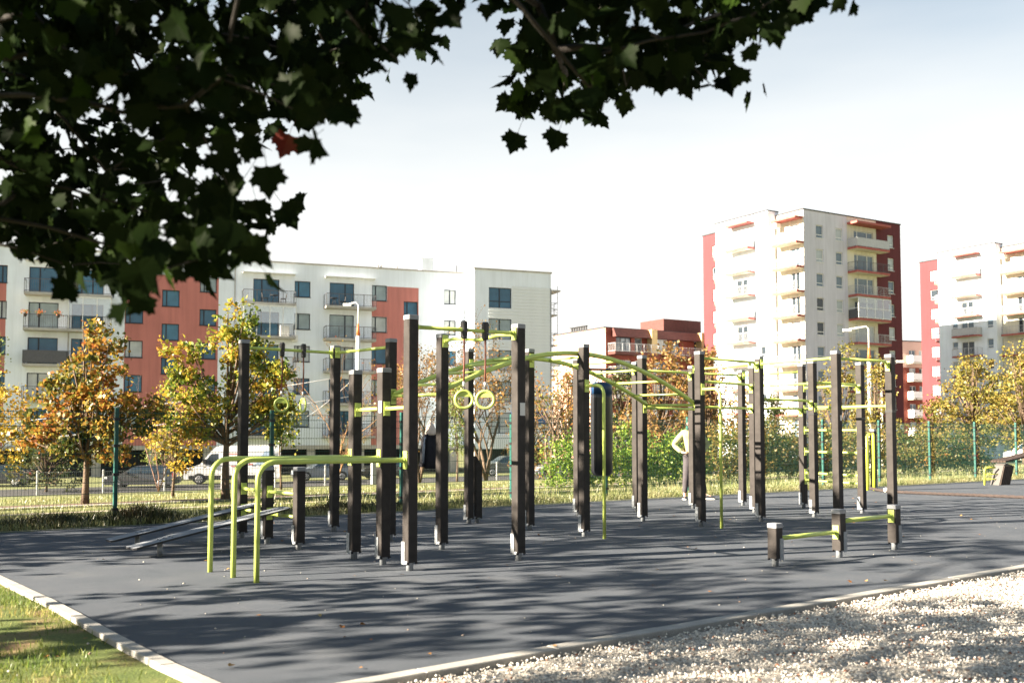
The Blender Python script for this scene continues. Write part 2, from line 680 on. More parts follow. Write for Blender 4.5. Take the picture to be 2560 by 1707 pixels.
def island_mat(name, cols, rough=0.8):
    m = bpy.data.materials.new(name)
    nt = nodes_of(m)
    N, L = nt.nodes.new, nt.links.new
    out = N('ShaderNodeOutputMaterial')
    p = N('ShaderNodeBsdfPrincipled')
    L(p.outputs[0], out.inputs[0])
    ge = N('ShaderNodeNewGeometry')
    r = N('ShaderNodeValToRGB')
    cr = r.color_ramp
    cr.interpolation = 'LINEAR'
    for i, (pos, cc) in enumerate(cols):
        e = cr.elements[i] if i < 2 else cr.elements.new(pos)
        e.position = pos
        e.color = (*cc, 1)
    L(ge.outputs['Random Per Island'], r.inputs[0])
    L(r.outputs[0], p.inputs['Base Color'])
    p.inputs['Roughness'].default_value = rough
    p.inputs['Specular IOR Level'].default_value = 0.25
    return m


MI_GRAVEL = island_mat('limestone_chips', [(0.0, (0.22, 0.20, 0.18)), (0.25, (0.44, 0.41, 0.37)), (0.6, (0.61, 0.58, 0.53)), (0.93, (0.72, 0.69, 0.64)), (0.96, (0.30, 0.14, 0.09)), (1.0, (0.22, 0.10, 0.06))])
gpoly = [(x + 0.09, y - 0.11) for x, y in kerbR[:9]] + [(10.5, 9.0), (5.0, 4.3), (-0.9, 4.3)]
n = 140000
px, py = RNG.uniform(-1.2, 10.5, n), RNG.uniform(4.2, 14.6, n)
ok = in_poly(px, py, gpoly) & (px < 0.56 * py + 0.6)
keep = RNG.uniform(size=n) < np.clip(1.25 - (py - 5.5) * 0.06, 0.6, 1)
px, py = px[ok & keep], py[ok & keep]
stones('gravel', px, py, RNG.uniform(-0.03, -0.004, len(px)), RNG.uniform(0.0055, 0.012, len(px)), MI_GRAVEL)
print('gravel', len(px))
# scattered chips carried onto the rubber, and fallen leaves
n = 260
px, py = RNG.uniform(-5, 9, n), RNG.uniform(5.6, 20, n)
rub = [(p[0], p[1]) for p in poly]
ok = in_poly(px, py, rub)
MI_CHIP = island_mat('stray_chips', [(0.0, (0.30, 0.28, 0.25)), (0.7, (0.46, 0.44, 0.40)), (1.0, (0.4, 0.25, 0.18))])
stones('stray_gravel', px[ok], py[ok], np.full(ok.sum(), 0.003), RNG.uniform(0.004, 0.010, ok.sum()), MI_CHIP)


def blades(name, px, py, pz, h, w_, mat, lean=0.5, kind='stuff'):
    n = len(px)
    a = RNG.uniform(0, 2 * math.pi, n)
    b = RNG.uniform(0, 2 * math.pi, n)
    ln = RNG.uniform(0.1, lean, n) * h
    dx, dy = np.cos(a) * w_ / 2, np.sin(a) * w_ / 2
    lx, ly = np.cos(b) * ln, np.sin(b) * ln
    co = np.zeros((n, 5, 3))
    co[:, 0] = np.stack([px - dx, py - dy, pz], 1)
    co[:, 1] = np.stack([px + dx, py + dy, pz], 1)
    co[:, 2] = np.stack([px + dx * .8 + lx * .35, py + dy * .8 + ly * .35, pz + h * .55], 1)
    co[:, 3] = np.stack([px - dx * .8 + lx * .35, py - dy * .8 + ly * .35, pz + h * .55], 1)
    co[:, 4] = np.stack([px + lx, py + ly, pz + h], 1)
    base = (np.arange(n) * 5)[:, None]
    f = np.concatenate([base + np.array([0, 1, 2]), base + np.array([0, 2, 3]), base + np.array([3, 2, 4])], 0)
    return put(name, np_mesh(name, co.reshape(-1, 3), f, mat), kind=kind)


LM_GRASS = leafmat('grass_blades', [(0.05, 0.10, 0.014), (0.09, 0.15, 0.022), (0.19, 0.22, 0.05), (0.33, 0.28, 0.10)], 0.3, 0.02)
LM_DRY = leafmat('dry_grass_blades', [(0.10, 0.14, 0.04), (0.19, 0.22, 0.075), (0.30, 0.29, 0.13), (0.38, 0.34, 0.18)], 0.3, 0.04)
LM_WEED = leafmat('weed_blades', [(0.010, 0.018, 0.007), (0.018, 0.032, 0.009), (0.035, 0.042, 0.012), (0.07, 0.045, 0.018)], 0.15, 0.04)  # blade colours darkened to stand in for the shade of the trees

# lawn at the lower left
n = 110000
px, py = RNG.uniform(-9, -1.2, n), RNG.uniform(4.6, 13, n)
lpoly = [(x - 0.12, y - 0.03) for x, y in kerbL] + [(-12, 10), (-9, 4.6), (-1.4, 4.6)]
ok = in_poly(px, py, lpoly) & (px > -0.56 * py - 0.8)
nzv = np.sin(px * 3.1 + 1.3 * np.sin(py * 2.3)) * np.sin(py * 2.7 + 1.1 * np.sin(px * 1.9))
dist = np.abs(px + 1.33 + (py - 5.2) * 0.82)
ok &= RNG.uniform(size=n) < np.clip(0.8 + 0.6 * nzv - np.clip(1.0 - 0.5 * dist, 0, 1) * (py < 7.6), 0.05, 1)
blades('lawn_grass', px[ok], py[ok], np.full(ok.sum(), -0.02), RNG.uniform(0.018, 0.055, ok.sum()), RNG.uniform(0.004, 0.008, ok.sum()), LM_GRASS, 0.9)
n = 26
px, py = RNG.uniform(-3.0, -1.6, n), RNG.uniform(5.0, 7.6, n)
ok = in_poly(px, py, lpoly)
stones('lawn_stones', px[ok], py[ok], np.full(ok.sum(), -0.012), RNG.uniform(0.008, 0.022, ok.sum()), MI_CHIP)

# grass of the field beyond the rubber
n = 150000
tt, uu = RNG.uniform(-8, 42, n), -0.8 + 8.5 * RNG.uniform(0, 1, n) ** 1.25
px = FP.x + FD.x * tt + FN.x * uu
py = FP.y + FD.y * tt + FN.y * uu
ok = (np.abs(px) < 0.56 * py + 0.5) & ~((uu > 2.3) & (uu < 2.66)) & ~((uu > 4.0) & (uu < 4.9))
px, py, uu = px[ok], py[ok], uu[ok]
pz = np.array([tz(a, b) for a, b in zip(px, py)])
hh = RNG.uniform(0.025, 0.085, len(px)) * np.where(uu < 0.25, 1.7, 1.0)
blades('field_grass', px, py, pz, hh, RNG.uniform(0.006, 0.011, len(px)), LM_DRY, 0.9)
# rough tufts along the fence foot: weeds at the left coloured dark for tree shade, dry straw at the right
n = 30000
tt = RNG.uniform(-6, 9, n)
uu = RNG.normal(-0.12, 0.24, n).clip(-0.78, 0.7)
cl = 0.45 + 0.55 * np.sin(tt * 2.9 + 0.8 * np.sin(tt * 1.3)) * np.sin(tt * 1.15 + 1)
ok = RNG.uniform(size=n) < np.clip(cl + 0.2, 0.3, 1) * np.clip(1.35 - tt * 0.16, 0.1, 1)
tt, uu, cl = tt[ok], uu[ok], cl[ok]
px, py = FP.x + FD.x * tt + FN.x * uu, FP.y + FD.y * tt + FN.y * uu
blades('fence_foot_weeds', px, py, np.zeros(len(px)), RNG.uniform(0.06, 0.26, len(px)) * np.clip(0.6 + 0.6 * cl, 0.4, 1.2) * np.clip(1.1 - tt * 0.06, 0.4, 1.1), RNG.uniform(0.008, 0.02, len(px)), LM_WEED, 0.8)
n = 9000
tt = RNG.uniform(3, 42, n)
uu = np.where(RNG.uniform(size=n) < 0.5, RNG.normal(-0.35, 0.25, n), RNG.normal(1.3, 0.5, n)).clip(-0.8, 2.2)
px, py = FP.x + FD.x * tt + FN.x * uu, FP.y + FD.y * tt + FN.y * uu
blades('tall_dry_grass', px, py, np.zeros(n), RNG.uniform(0.06, 0.26, n) * np.where(uu > 0.6, 1.5, 0.55), RNG.uniform(0.005, 0.010, n), LM_DRY, 0.6)

# ------------------------------------------------------------------ workout rig
A0 = math.atan2(0.62, 0.78)          # the rig's long axis
E1 = Vector((math.cos(A0), math.sin(A0), 0))
E2 = Vector((-math.sin(A0), math.cos(A0), 0))
HW = 0.056
RP = {  # foot x, y, height
    'a': (-3.60, 13.34, 2.64), 'b': (-2.53, 14.23, 2.64), 'c': (-1.74, 11.05, 2.08), 'd': (-1.36, 10.57, 2.07), 'e': (-1.58, 12.98, 2.62),
    'f': (-1.03, 10.11, 2.58), 'g': (-0.84, 11.98, 2.58), 'h': (-0.67, 15.53, 2.71), 'i': (0.07, 10.94, 2.58), 'j': (0.25, 14.41, 2.61),
    'k': (0.98, 13.55, 2.60), 'l': (1.12, 17.03, 2.69), 'm': (2.09, 15.97, 2.64), 'n': (2.23, 17.90, 2.68), 'o': (2.84, 15.05, 2.63),
    'p': (3.39, 18.73, 2.67), 'q': (4.51, 19.55, 2.64), 'r': (3.95, 15.89, 2.62), 's': (4.29, 17.71, 2.60), 't': (5.51, 18.90, 2.72),
    'u': (5.06, 16.75, 2.62), 'v': (4.80, 14.72, 2.61), 'w': (5.80, 15.25, 2.60), 'x': (6.15, 17.57, 2.65), 'y': (3.16, 16.72, 2.55),
    'z': (-2.55, 11.98, 0.98), 'A': (-3.08, 12.61, 0.97), 'B': (-0.545, 15.66, 1.06)}
rig = thing('workout_rig', 'large outdoor calisthenics rig of dark square posts joined by lime green bars', 'workout frame', (0, 0, 0))


def post_mesh(h, slant=False):
    b = MB()
    if slant:
        b.box(-HW, HW, -HW, HW, 0.085, h - 0.18)
        v = [(-HW, -HW, h - 0.179), (HW, -HW, h - 0.179), (HW, HW, h - 0.179), (-HW, HW, h - 0.179), (-HW, -HW, h - 0.02), (-HW, HW, h - 0.02)]
        b.add(v, [(0, 1, 4), (3, 5, 2), (1, 2, 5, 4), (0, 4, 5, 3)])
        return b.mesh('post', M_POST)
    b.bbox(-HW, HW, -HW, HW, 0.085, h - 0.045, 0.005)
    return b.mesh('post', M_POST)


CAP = MB().bbox(-HW - .003, HW + .003, -HW - .003, HW + .003, 0, 0.048, 0.006).mesh('cap', M_CAP)
fb = MB().lathe([(0.036, 0.0), (0.036, 0.07), (0.045, 0.078), (0.045, 0.086)], 12)
FOOT = fb.mesh('foot', M_GALV)
pb = MB().box(-HW - 0.008, -HW - 0.0005, HW - 0.055, HW + 0.003, 0.065, 0.29).box(-HW - 0.008, -HW - 0.0005, HW - 0.105, HW - 0.06, 0.07, 0.10)
PLATE = pb.mesh('corner_plate', M_GALV)
pb2 = MB().box(HW - 0.055, HW + 0.003, -HW - 0.008, -HW - 0.0005, 0.065, 0.29)
PLATE2 = pb2.mesh('corner_plate', M_GALV)
bb = MB()
for sx in (-1, 1):
    for sy in (-1, 1):
        bb.lathe([(0.011, 0.066), (0.011, 0.084)], 6, c=(sx * (HW - 0.012), sy * (HW - 0.012), 0))
        bb.lathe([(0.008, 0.0), (0.008, 0.016)], 6, c=(sx * (HW + 0.004), sy * (HW - 0.012), 0.072))
BOLTS = bb.mesh('bolts', M_BOLT)
MESHES = {}


def make_post(parent, x, y, h, slant=False, plate=PLATE):
    key = (round(h, 2), slant)
    if key not in MESHES:
        MESHES[key] = post_mesh(h, slant)
    p = put('post', MESHES[key], parent, (x, y, 0), A0)
    if not slant:
        put('cap', CAP, p, (0, 0, h - 0.046))
    put('foot', FOOT, p)
    put('corner_plate', plate, p)
    put('bolts', BOLTS, p)
    return p


posts = {}
for k_, (x, y, h) in RP.items():
    posts[k_] = make_post(rig, x, y, h, k_ == 'B')


def bracket(bar, p, d, h=0.075, w=0.038):
    """flat green fixing plate on a post face, normal d"""
    T = Matrix.Translation(p) @ Matrix.Rotation(math.atan2(d.y, d.x), 4, 'Z')
    b = MB().box(-0.002, 0.009, -w, w, -h, h, T=T).tube([p + d * 0.009, p + d * 0.035], 0.028, 10)
    for sz in (-1, 1):
        b.lathe([(0.007, 0), (0.007, 0.004)], 6, c=tuple(p + d * 0.011 + Vector((0, 0, sz * (h - 0.018)))))
    return b.link('bracket', M_GREEN, bar)


def P3(k, z):
    return Vector((RP[k][0], RP[k][1], z))


def bar(ka, kb, za, zb, r=0.021, curl=False, wavy=0.0, mat=None, brk=True, name='bar', label=None):
    a, b = P3(ka, za), P3(kb, zb)
    d = (b - a)
    d.z = 0
    d.normalize()
    # leave through the nearest post face
    e = E1 if abs(d.dot(E1)) > abs(d.dot(E2)) else E2
    e = e * (1 if e.dot(d) > 0 else -1)
    a2, b2 = a + e * HW, b - e * HW
    pts = [a2]
    if wavy:
        n_ = 18
        for i in range(1, n_):
            t = i / n_
            pts.append(a2.lerp(b2, t) + Vector((0, 0, wavy * math.sin(t * math.pi * 3.0))))
        pts.append(b2)
    elif curl:
        pts.append(b2 - e * 0.10 + Vector((0, 0, 0)))
        for i in range(1, 6):
            t = i / 5 * math.pi / 3.2
            pts.append(b2 - e * 0.10 + e * (0.085 * math.sin(t) * 1.2) - Vector((0, 0, 0.11 * (1 - math.cos(t)) * 1.9)))
    else:
        pts.append(b2)
    o = MB().tube(pts, r, 10).link(name, mat or M_GREEN, rig, label=label)
    if brk:
        bracket(o, a2, e)
        bracket(o, pts[-1] if not curl else b2 + Vector((0, 0, -0.07)), -e)
    return o


bar('a', 'b', 2.54, 2.54)
bar('b', 'e', 2.54, 2.515)
bar('f', 'i', 2.465, 2.48)
bar('g', 'i', 2.49, 2.465, wavy=0.018, r=0.02)
bar('c', 'd', 1.64, 1.64)
bar('d', 'f', 1.64, 1.64)
bar('e', 'g', 1.87, 1.855)
bar('h', 'j', 2.47, 2.47)
bar('l', 'n', 2.50, 2.53, mat=M_BLACK, label='black bar the punching bag hangs from')  # coloured black, unlike the green bars
bar('n', 'p', 2.53, 2.54, curl=True)
bar('o', 'r', 2.535, 2.52, curl=True)
bar('r', 'v', 2.50, 2.505)
bar('v', 'w', 2.50, 2.49, curl=True)
bar('p', 'q', 2.535, 2.54, curl=True)
bar('q', 't', 2.54, 2.57)
bar('p', 's', 2.60, 2.62)
bar('y', 's', 2.27, 2.26, curl=True)
bar('y', 's', 1.84, 1.84)
bar('s', 't', 1.84, 1.87, curl=True)
bar('r', 'u', 1.94, 1.94, curl=True)
bar('u', 'w', 1.83, 1.81)
bar('u', 'x', 2.25, 2.25, curl=True)
bar('s', 'u', 2.24, 2.235)
bar('m', 'y', 1.80, 1.80)
bar('m', 'o', 1.84, 1.82)
for z in (2.26, 1.86, 1.46, 1.06, 0.66, 0.52):
    bar('t', 'x', z, z - 0.005)
for z in (0.655, 0.38):
    bar('a', 'A', z, z)
    bar('A', 'z', z, z)
# labels on posts
put('label_plate', MB().bbox(-0.036, 0.036, -0.003, 0.0, -0.07, 0.07, 0.0015).mesh('label_plate', M_LABEL), posts['i'], (0.012, -HW - 0.001, 1.645), label='white instruction plate')
b = MB().box(-0.014, 0.014, -0.0045, -0.0032, -0.045, -0.040).box(-0.010, 0.010, -0.0045, -0.0032, -0.02, 0.03).box(-0.018, 0.018, -0.0045, -0.0032, 0.04, 0.046)
put('label_plate', MB().bbox(-0.003, 0.0, -0.026, 0.026, -0.062, 0.062, 0.0015).mesh('label_plate', M_LABEL), posts['d'], (-HW - 0.001, -0.02, 1.66))
put('label_plate', MB().bbox(-0.02, 0.02, -0.003, 0.0, -0.04, 0.04, 0.0015).mesh('label_plate', M_LABEL), posts['v'], (0.02, -HW - 0.001, 1.62))
# black ratchet straps round three posts
for k_, zz in (('u', 1.72), ('w', 1.73), ('x', 1.66), ('x', 1.14)):
    put('strap', MB().box(-HW - .004, HW + .004, -HW - .004, HW + .004, -0.018, 0.018).mesh('strap', M_BLACK), posts[k_], (0, 0, zz))

# dip bars: long rails running out from the posts and bending down to the ground
for k_, (lx, ly) in (('c', (-3.01, 10.01)), ('d', (-2.67, 9.62)), ('f', (-2.36, 9.28))):
    z = {'c': 1.12, 'd': 1.12, 'f': 1.11}[k_]
    a = P3(k_, z)
    b_ = Vector((lx, ly, 0))
    d = Vector((b_.x - a.x, b_.y - a.y, 0)).normalized()
    a2 = a - E1 * HW
    c = Vector((lx, ly, z))
    rr = 0.17
    pts = [a2, c - d * rr]
    for i in range(1, 9):
        t = i / 8 * math.pi / 2
        pts.append(c - d * rr + d * (rr * math.sin(t)) - Vector((0, 0, rr * (1 - math.cos(t)))))
    pts.append(Vector((lx, ly, -0.03)))
    o = MB().tube(pts, 0.026, 12).link('dip_rail', M_GREEN, rig)
    bracket(o, a2, -E1, 0.09)

# arched monkey bars


def arch(ka, km, kb, za, zm, zb):
    a, m_, b_ = P3(ka, za), P3(km, zm), P3(kb, zb)
    pts = []
    for i in range(33):
        s = -1 + 2 * i / 32
        base = a.lerp(m_, s + 1) if s < 0 else m_.lerp(b_, s)
        end = za if s < 0 else zb
        base.z = end + (zm - end) * math.cos(s * math.pi / 2) ** 0.92 if abs(s) < 1 else end
        pts.append(base - E2 * (HW + 0.03) if False else base)
    return pts


offn = E2 * (HW + 0.035)
near = [p + offn for p in arch('g', 'k', 'o', 1.86, 2.48, 1.83)]
farr = [p - offn for p in arch('e', 'j', 'm', 1.89, 2.47, 1.85)]
for pts, ks in ((near, 'gko'), (farr, 'ejm')):
    o = MB().tube(pts, 0.032, 12).link('arched_rail', M_GREEN, rig)
    sgn = 1 if ks == 'gko' else -1
    for k_, q in zip(ks, (pts[0], pts[16], pts[-1])):
        f0 = P3(k_, q.z - 0.03) + E2 * HW * sgn
        bracket(o, f0, E2 * sgn, 0.10, 0.04)
for i in (2, 5, 8, 11, 14, 18, 21, 24, 27, 30):
    MB().tube([near[i] + Vector((0, 0, -0.0)), farr[i]], 0.0175, 8).link('rung', M_GREEN, rig)
# L-shaped grab poles on two posts
for k_, z, (gx, gy) in (('k', 2.03, (1.22, 13.23)), ('o', 2.055, (3.08, 14.72))):
    a2 = P3(k_, z) - E2 * HW
    g = Vector((gx, gy, 0))
    d = Vector((g.x - a2.x, g.y - a2.y, 0)).normalized()
    c = Vector((gx, gy, z))
    rr = 0.13
    pts = [a2, c - d * rr]
    for i in range(1, 8):
        t = i / 7 * math.pi / 2
        pts.append(c - d * rr + d * (rr * math.sin(t)) - Vector((0, 0, rr * (1 - math.cos(t)))))
    pts.append(Vector((gx, gy, -0.03)))
    o = MB().tube(pts, 0.0225, 12).link('grab_pole', M_GREEN, rig)
    bracket(o, a2, -E2, 0.085)

# sloping sit-up boards hooked on the low bars
for lo, hi in (((-4.79, 11.90), (-3.30, 12.98)), ((-4.23, 11.10), (-2.78, 12.32))):
    a, b_ = Vector((lo[0], lo[1], 0.10)), Vector((hi[0], hi[1], 0.46))
    d = (b_ - a).normalized()
    n_ = Vector((-d.y, d.x, 0)).normalized()
    up = d.cross(n_) * -1
    if up.z < 0:
        up = -up
    L_ = (b_ - a).length
    T = Matrix(((d.x, n_.x, up.x, a.x), (d.y, n_.y, up.y, a.y), (d.z, n_.z, up.z, a.z), (0, 0, 0, 1)))
    hw = 0.145
    prof = [(0.03, -hw), (L_ - 0.04, -hw), (L_, -hw + 0.04), (L_, hw - 0.04), (L_ - 0.04, hw), (0.03, hw), (0, hw - 0.03), (0, -hw + 0.03)]
    bd = MB()
    V = [T @ Vector((x, y, 0.0)) for x, y in prof] + [T @ Vector((x, y, 0.022)) for x, y in prof]
    F = [tuple(reversed(range(8)))] + [(i, (i + 1) % 8, 8 + (i + 1) % 8, 8 + i) for i in range(8)]
    bd.add(V, F, 1)
    bd.add([T @ Vector((x, y, 0.0222)) for x, y in prof], [tuple(range(8))], 0)
    o = bd.link('incline_board', [M_BOARD, M_BOARDEDGE], rig)
    hb = MB()
    for ex in (0.33, L_ - 0.14, L_ - 0.32):
        for k in range(3):
            for q in (-0.05, 0.03):
                c = T @ Vector((ex + k * 0.07, q, 0.0225))
                hb.lathe([(0.012, 0), (0.009, 0.005)], 8, c=tuple(c))
    hb.link('bolts', M_BOLT, o)
    ft = a + d * 0.34
    MB().tube([(ft.x, ft.y, 0.0), (ft.x, ft.y, ft.z - 0.01)], 0.03, 10).link('foot', M_GALV, o)

# ------------------------------------------------------------------ rings hanging from the bars
CLAMP = MB()
prof = [(-0.033, 0.075), (-0.018, 0.10), (0.018, 0.10), (0.033, 0.075), (0.026, -0.085), (0.014, -0.095), (-0.014, -0.095), (-0.026, -0.085)]
V = [(x, -0.032, z) for x, z in prof] + [(x, 0.032, z) for x, z in prof]
prof2 = [(x * 0.72, z * 0.94) for x, z in prof]
V = [(x, -0.022, z) for x, z in prof] + [(x, 0.022, z) for x, z in prof] + [(x, -0.034, z) for x, z in prof2] + [(x, 0.034, z) for x, z in prof2]
F = [(16, 17, 18, 19, 20, 21, 22, 23), tuple(reversed(range(24, 32)))]
for i in range(8):
    j = (i + 1) % 8
    F += [(i, 8 + i, 8 + j, j), (16 + i, i, j, 16 + j), (8 + i, 24 + i, 24 + j, 8 + j)]
CLAMP.add(V, F)
CLAMP.lathe([(0.006, 0), (0.006, 0.003)], 6, c=(0.006, -0.034, -0.02), mi=1)
CLAMP_ME = CLAMP.mesh('hanger_clamp', [M_BLACK, M_ALU])


def torus(R_, r_, n=28, m_=8):
    b = MB()
    V = [((R_ + r_ * math.cos(2 * math.pi * j / m_)) * math.cos(2 * math.pi * i / n), r_ * math.sin(2 * math.pi * j / m_), (R_ + r_ * math.cos(2 * math.pi * j / m_)) * math.sin(2 * math.pi * i / n)) for i in range(n) for j in range(m_)]
    F = [(i * m_ + j, ((i + 1) % n) * m_ + j, ((i + 1) % n) * m_ + (j + 1) % m_, i * m_ + (j + 1) % m_) for i in range(n) for j in range(m_)]
    b.add(V, F, 0, True)
    return b


RING = torus(0.092, 0.0155)
seg = [(0.088 * math.cos(R(a)), 0.088 * math.sin(R(a))) for a in range(18, 163, 12)]
V = [(x, -0.004, z) for x, z in seg] + [(x, 0.004, z) for x, z in seg]
k = len(seg)
RING.add(V, [tuple(reversed(range(k))), tuple(range(k, 2 * k))] + [(i, i + 1, k + i + 1, k + i) for i in range(k - 1)] + [(k - 1, 0, k, 2 * k - 1)])
RING_ME = RING.mesh('ring', M_GREEN)
RING_L = {0: 'green gym ring seen face-on, nearest the far left post', 1: 'green gym ring seen nearly edge-on, further along the far left bar',
          2: 'green gym ring left of the pair on the tallest front bar', 3: 'green gym ring right of the pair, next to the post with the white plate'}
for i, (ka, kb, t, zc, dz, rzz) in enumerate((('a', 'b', 0.40, 2.54, 0.76, 0.15), ('a', 'b', 0.635, 2.54, 0.76, -0.95), ('f', 'i', 0.475, 2.472, 0.735, 0.18), ('f', 'i', 0.675, 2.475, 0.735, -0.02))):
    p = P3(ka, zc).lerp(P3(kb, zc), t)
    r_ = thing('gym_ring', RING_L[i], 'gym ring', p, A0, 'gym rings hanging from the pull-up bars')
    put('hanger_clamp', CLAMP_ME, r_)
    MB().tube([(0, 0, -0.09), (0.004, 0, -0.3), (-0.002, 0, -dz + 0.19)], 0.0105, 8).link('strap', M_STRAP, r_)
    MB().lathe([(0.013, -0.055), (0.013, 0.0)], 8, c=(-0.002, 0, -dz + 0.19)).link('ferrule', M_ALU, r_)
    MB().tube([(-0.002, 0, -dz + 0.14), (0, 0, -dz + 0.085)], [0.006, 0.012], 8).link('shackle', M_BOLT, r_)
    put('ring', RING_ME, r_, (0, 0, -dz), rz=-A0 + rzz)

# ------------------------------------------------------------------ punching bag
M_BAG = M('black_bag_leather', (0.012, 0.013, 0.017), rough=0.33, var=0.2, scale=5, bump=0.2, bscale=12, spec=0.5)
M_BAGTOP = M('blue_bag_top', (0.012, 0.04, 0.10), rough=0.4, var=0.15, scale=8)
pb_ = P3('l', 2.51).lerp(P3('n', 2.51), 0.36)
bag = thing('punching_bag', 'long black punching bag with a blue top hanging from the black bar', 'punching bag', (pb_.x + 0.04, pb_.y - 0.02, 0))
pr = [(0.10, 0.66), (0.155, 0.68), (0.185, 0.74), (0.19, 1.0), (0.192, 1.5), (0.19, 2.0), (0.186, 2.1)]
MB().lathe(pr, 24).link('bag_body', M_BAG, bag)
MB().lathe([(0.188, 2.08), (0.187, 2.22), (0.16, 2.27), (0.06, 2.29)], 24).link('bag_top', M_BAGTOP, bag)
b = MB()
for k in range(4):
    a = k * math.pi / 2 + 0.4
    b.tube([(0.15 * math.cos(a), 0.15 * math.sin(a), 2.25), (0.02 * math.cos(a), 0.02 * math.sin(a), 2.42)], 0.008, 6)
b.tube([(0, 0, 2.40), (0, 0, 2.51)], 0.02, 8)
b.link('hanging_straps', M_BLACK, bag)

# ------------------------------------------------------------------ low hurdle of three short posts
low = thing('low_hurdle', 'three short square posts with two low green bars near the gravel', 'workout frame', (0, 0, 0))
LP = {'L': (2.74, 10.44, 0.445), 'M': (3.65, 11.19, 0.535), 'N': (4.57, 11.98, 0.53)}
for k_, (x, y, h) in LP.items():
    make_post(low, x, y, h, plate=PLATE2)
RP.update(LP)
_rig = rig
rig = low
bar('L', 'M', 0.285, 0.285, r=0.024)
bar('M', 'N', 0.40, 0.40, r=0.024)
rig = _rig

# ------------------------------------------------------------------ far rope anchor, battle rope, bench frame
M_YEL = M('pale_lime_paint', (0.55, 0.60, 0.06), rough=0.4, var=0.08)
anc = thing('rope_anchor', 'short dark post with tall yellow-green tubes beside it at the far end of the rope', 'workout frame', (9.06, 25.0, 0), A0)
p = put('post', post_mesh(1.52), anc)
put('cap', CAP, p, (0, 0, 1.474))
put('foot', FOOT, p)
put('corner_plate', PLATE2, p)
for k, oy in enumerate((-0.05, 0.07)):
    MB().tube([(-0.10 - 0.06 * k, oy * 1.2, 0.0), (-0.10 - 0.06 * k, oy * 1.2, 1.33), (-0.09, oy, 1.39), (-HW, oy * .6, 1.40)], 0.036, 10).link('tube', M_YEL, anc)
M_ROPE = M('brown_rope_fibre', (0.045, 0.033, 0.030), rough=0.9, var=0.3, scale=30, bump=0.4)
rope = [Vector(p) for p in ((8.86, 24.75, 0.06), (8.95, 24.1, 0.03), (9.20, 23.45, 0.03), (9.75, 22.9, 0.028), (10.4, 22.3, 0.028), (11.2, 21.4, 0.028), (12.2, 20.2, 0.028), (13.4, 19.0, 0.028))]
b = MB()
pts = []
for a, c in zip(rope, rope[1:]):
    for i in range(24):
        pts.append(a.lerp(c, i / 24))
for s in range(3):
    q = []
    for i, p in enumerate(pts):
        d = (pts[min(i + 1, len(pts) - 1)] - pts[max(i - 1, 0)]).normalized()
        x = Vector((-d.y, d.x, 0)).normalized()
        ph = i * 0.62 + s * 2 * math.pi / 3
        q.append(p + x * (0.017 * math.cos(ph)) + Vector((0, 0, 0.017 * math.sin(ph) + 0.008)))
    b.tube(q, 0.021, 6)
br = b.link('battle_rope', M_ROPE)
br['label'] = 'thick twisted brown rope lying across the rubber floor at the right'
br['category'] = 'rope'
for i in (27, 36):
    p = pts[i]
    b = MB().lathe([(0.02, -0.05), (0.052, -0.03), (0.058, 0.0), (0.05, 0.035), (0.02, 0.05)], 10)
    b.link('knot_wrap', M_WHITEP, br, loc=(p.x, p.y, 0.06), rot=(R(80), 0.3, 0.6))

bench = thing('incline_bench', 'dark slatted wooden incline bench with grey end panel at the right edge of the playground', 'bench', (13.36, 27.75, 0), R(25))
M_SLAT = M('brown_bench_wood', (0.05, 0.036, 0.03), rough=0.6, var=0.3, scale=10, bump=0.2, spec=0.2)
M_SIDE = M('grey_bench_side', (0.075, 0.07, 0.066), rough=0.7, var=0.1)
sp = [(0.0, 0.0), (0.42, 0.0), (0.62, 0.52), (0.30, 0.60), (0.20, 0.54)]
V = [(x, -0.19, z) for x, z in sp] + [(x, 0.10, z) for x, z in sp]
MB().add(V, [(0, 1, 2, 3, 4), (9, 8, 7, 6, 5)] + [(i, 5 + i, 5 + (i + 1) % 5, (i + 1) % 5) for i in range(5)]).link('leg_block', M_SIDE, bench)
for k in range(6):
    a, c = 0.03 + 0.065 * k, 0.03 + 0.065 * k + 0.05
    s0, s1 = 0.21 + 0.065 * k, 0.21 + 0.065 * k + 0.05
    MB().add([(a, -0.192, 0.01), (c, -0.192, 0.01), (s1, -0.192, 0.53), (s0, -0.192, 0.53), (a, -0.215, 0.01), (c, -0.215, 0.01), (s1, -0.215, 0.53), (s0, -0.215, 0.53)],
             [(4, 5, 6, 7), (0, 4, 7, 3), (5, 1, 2, 6), (3, 7, 6, 2), (0, 1, 5, 4)]).link('slat', M_SLAT, bench)
for k in range(5):
    oy = -0.24 + k * 0.098
    T = Matrix.Translation((0.22, oy, 0.62)) @ Matrix.Rotation(R(-9), 4, 'Y')
    MB().box(0, 3.0, 0, 0.088, 0, 0.05, T=T).link('seat_slat', M_SLAT, bench)
for oy in (-0.25, 0.25):
    MB().tube([(3.0, oy, 0), (3.0, oy, 1.06)], 0.04, 8).link('leg', M_SIDE, bench)
fr = thing('toe_rail', 'small pale green bent tube rail in front of the incline bench', 'workout frame', (13.1, 27.7, 0), R(5))
b = MB().tube([(0, 0, -0.02), (0, 0, 0.38), (0.02, 0, 0.45), (0.08, 0, 0.48), (0.32, 0, 0.48)], 0.026, 8)
b.link('frame', M_YEL, fr)
MB().tube([(0.02, 0, 0.30), (0.40, 0, 0.30)], 0.015, 6).link('bar', M_YEL, fr)
MB().tube([(0.02, 0, 0.16), (0.40, 0, 0.16)], 0.015, 6).link('bar', M_YEL, fr)

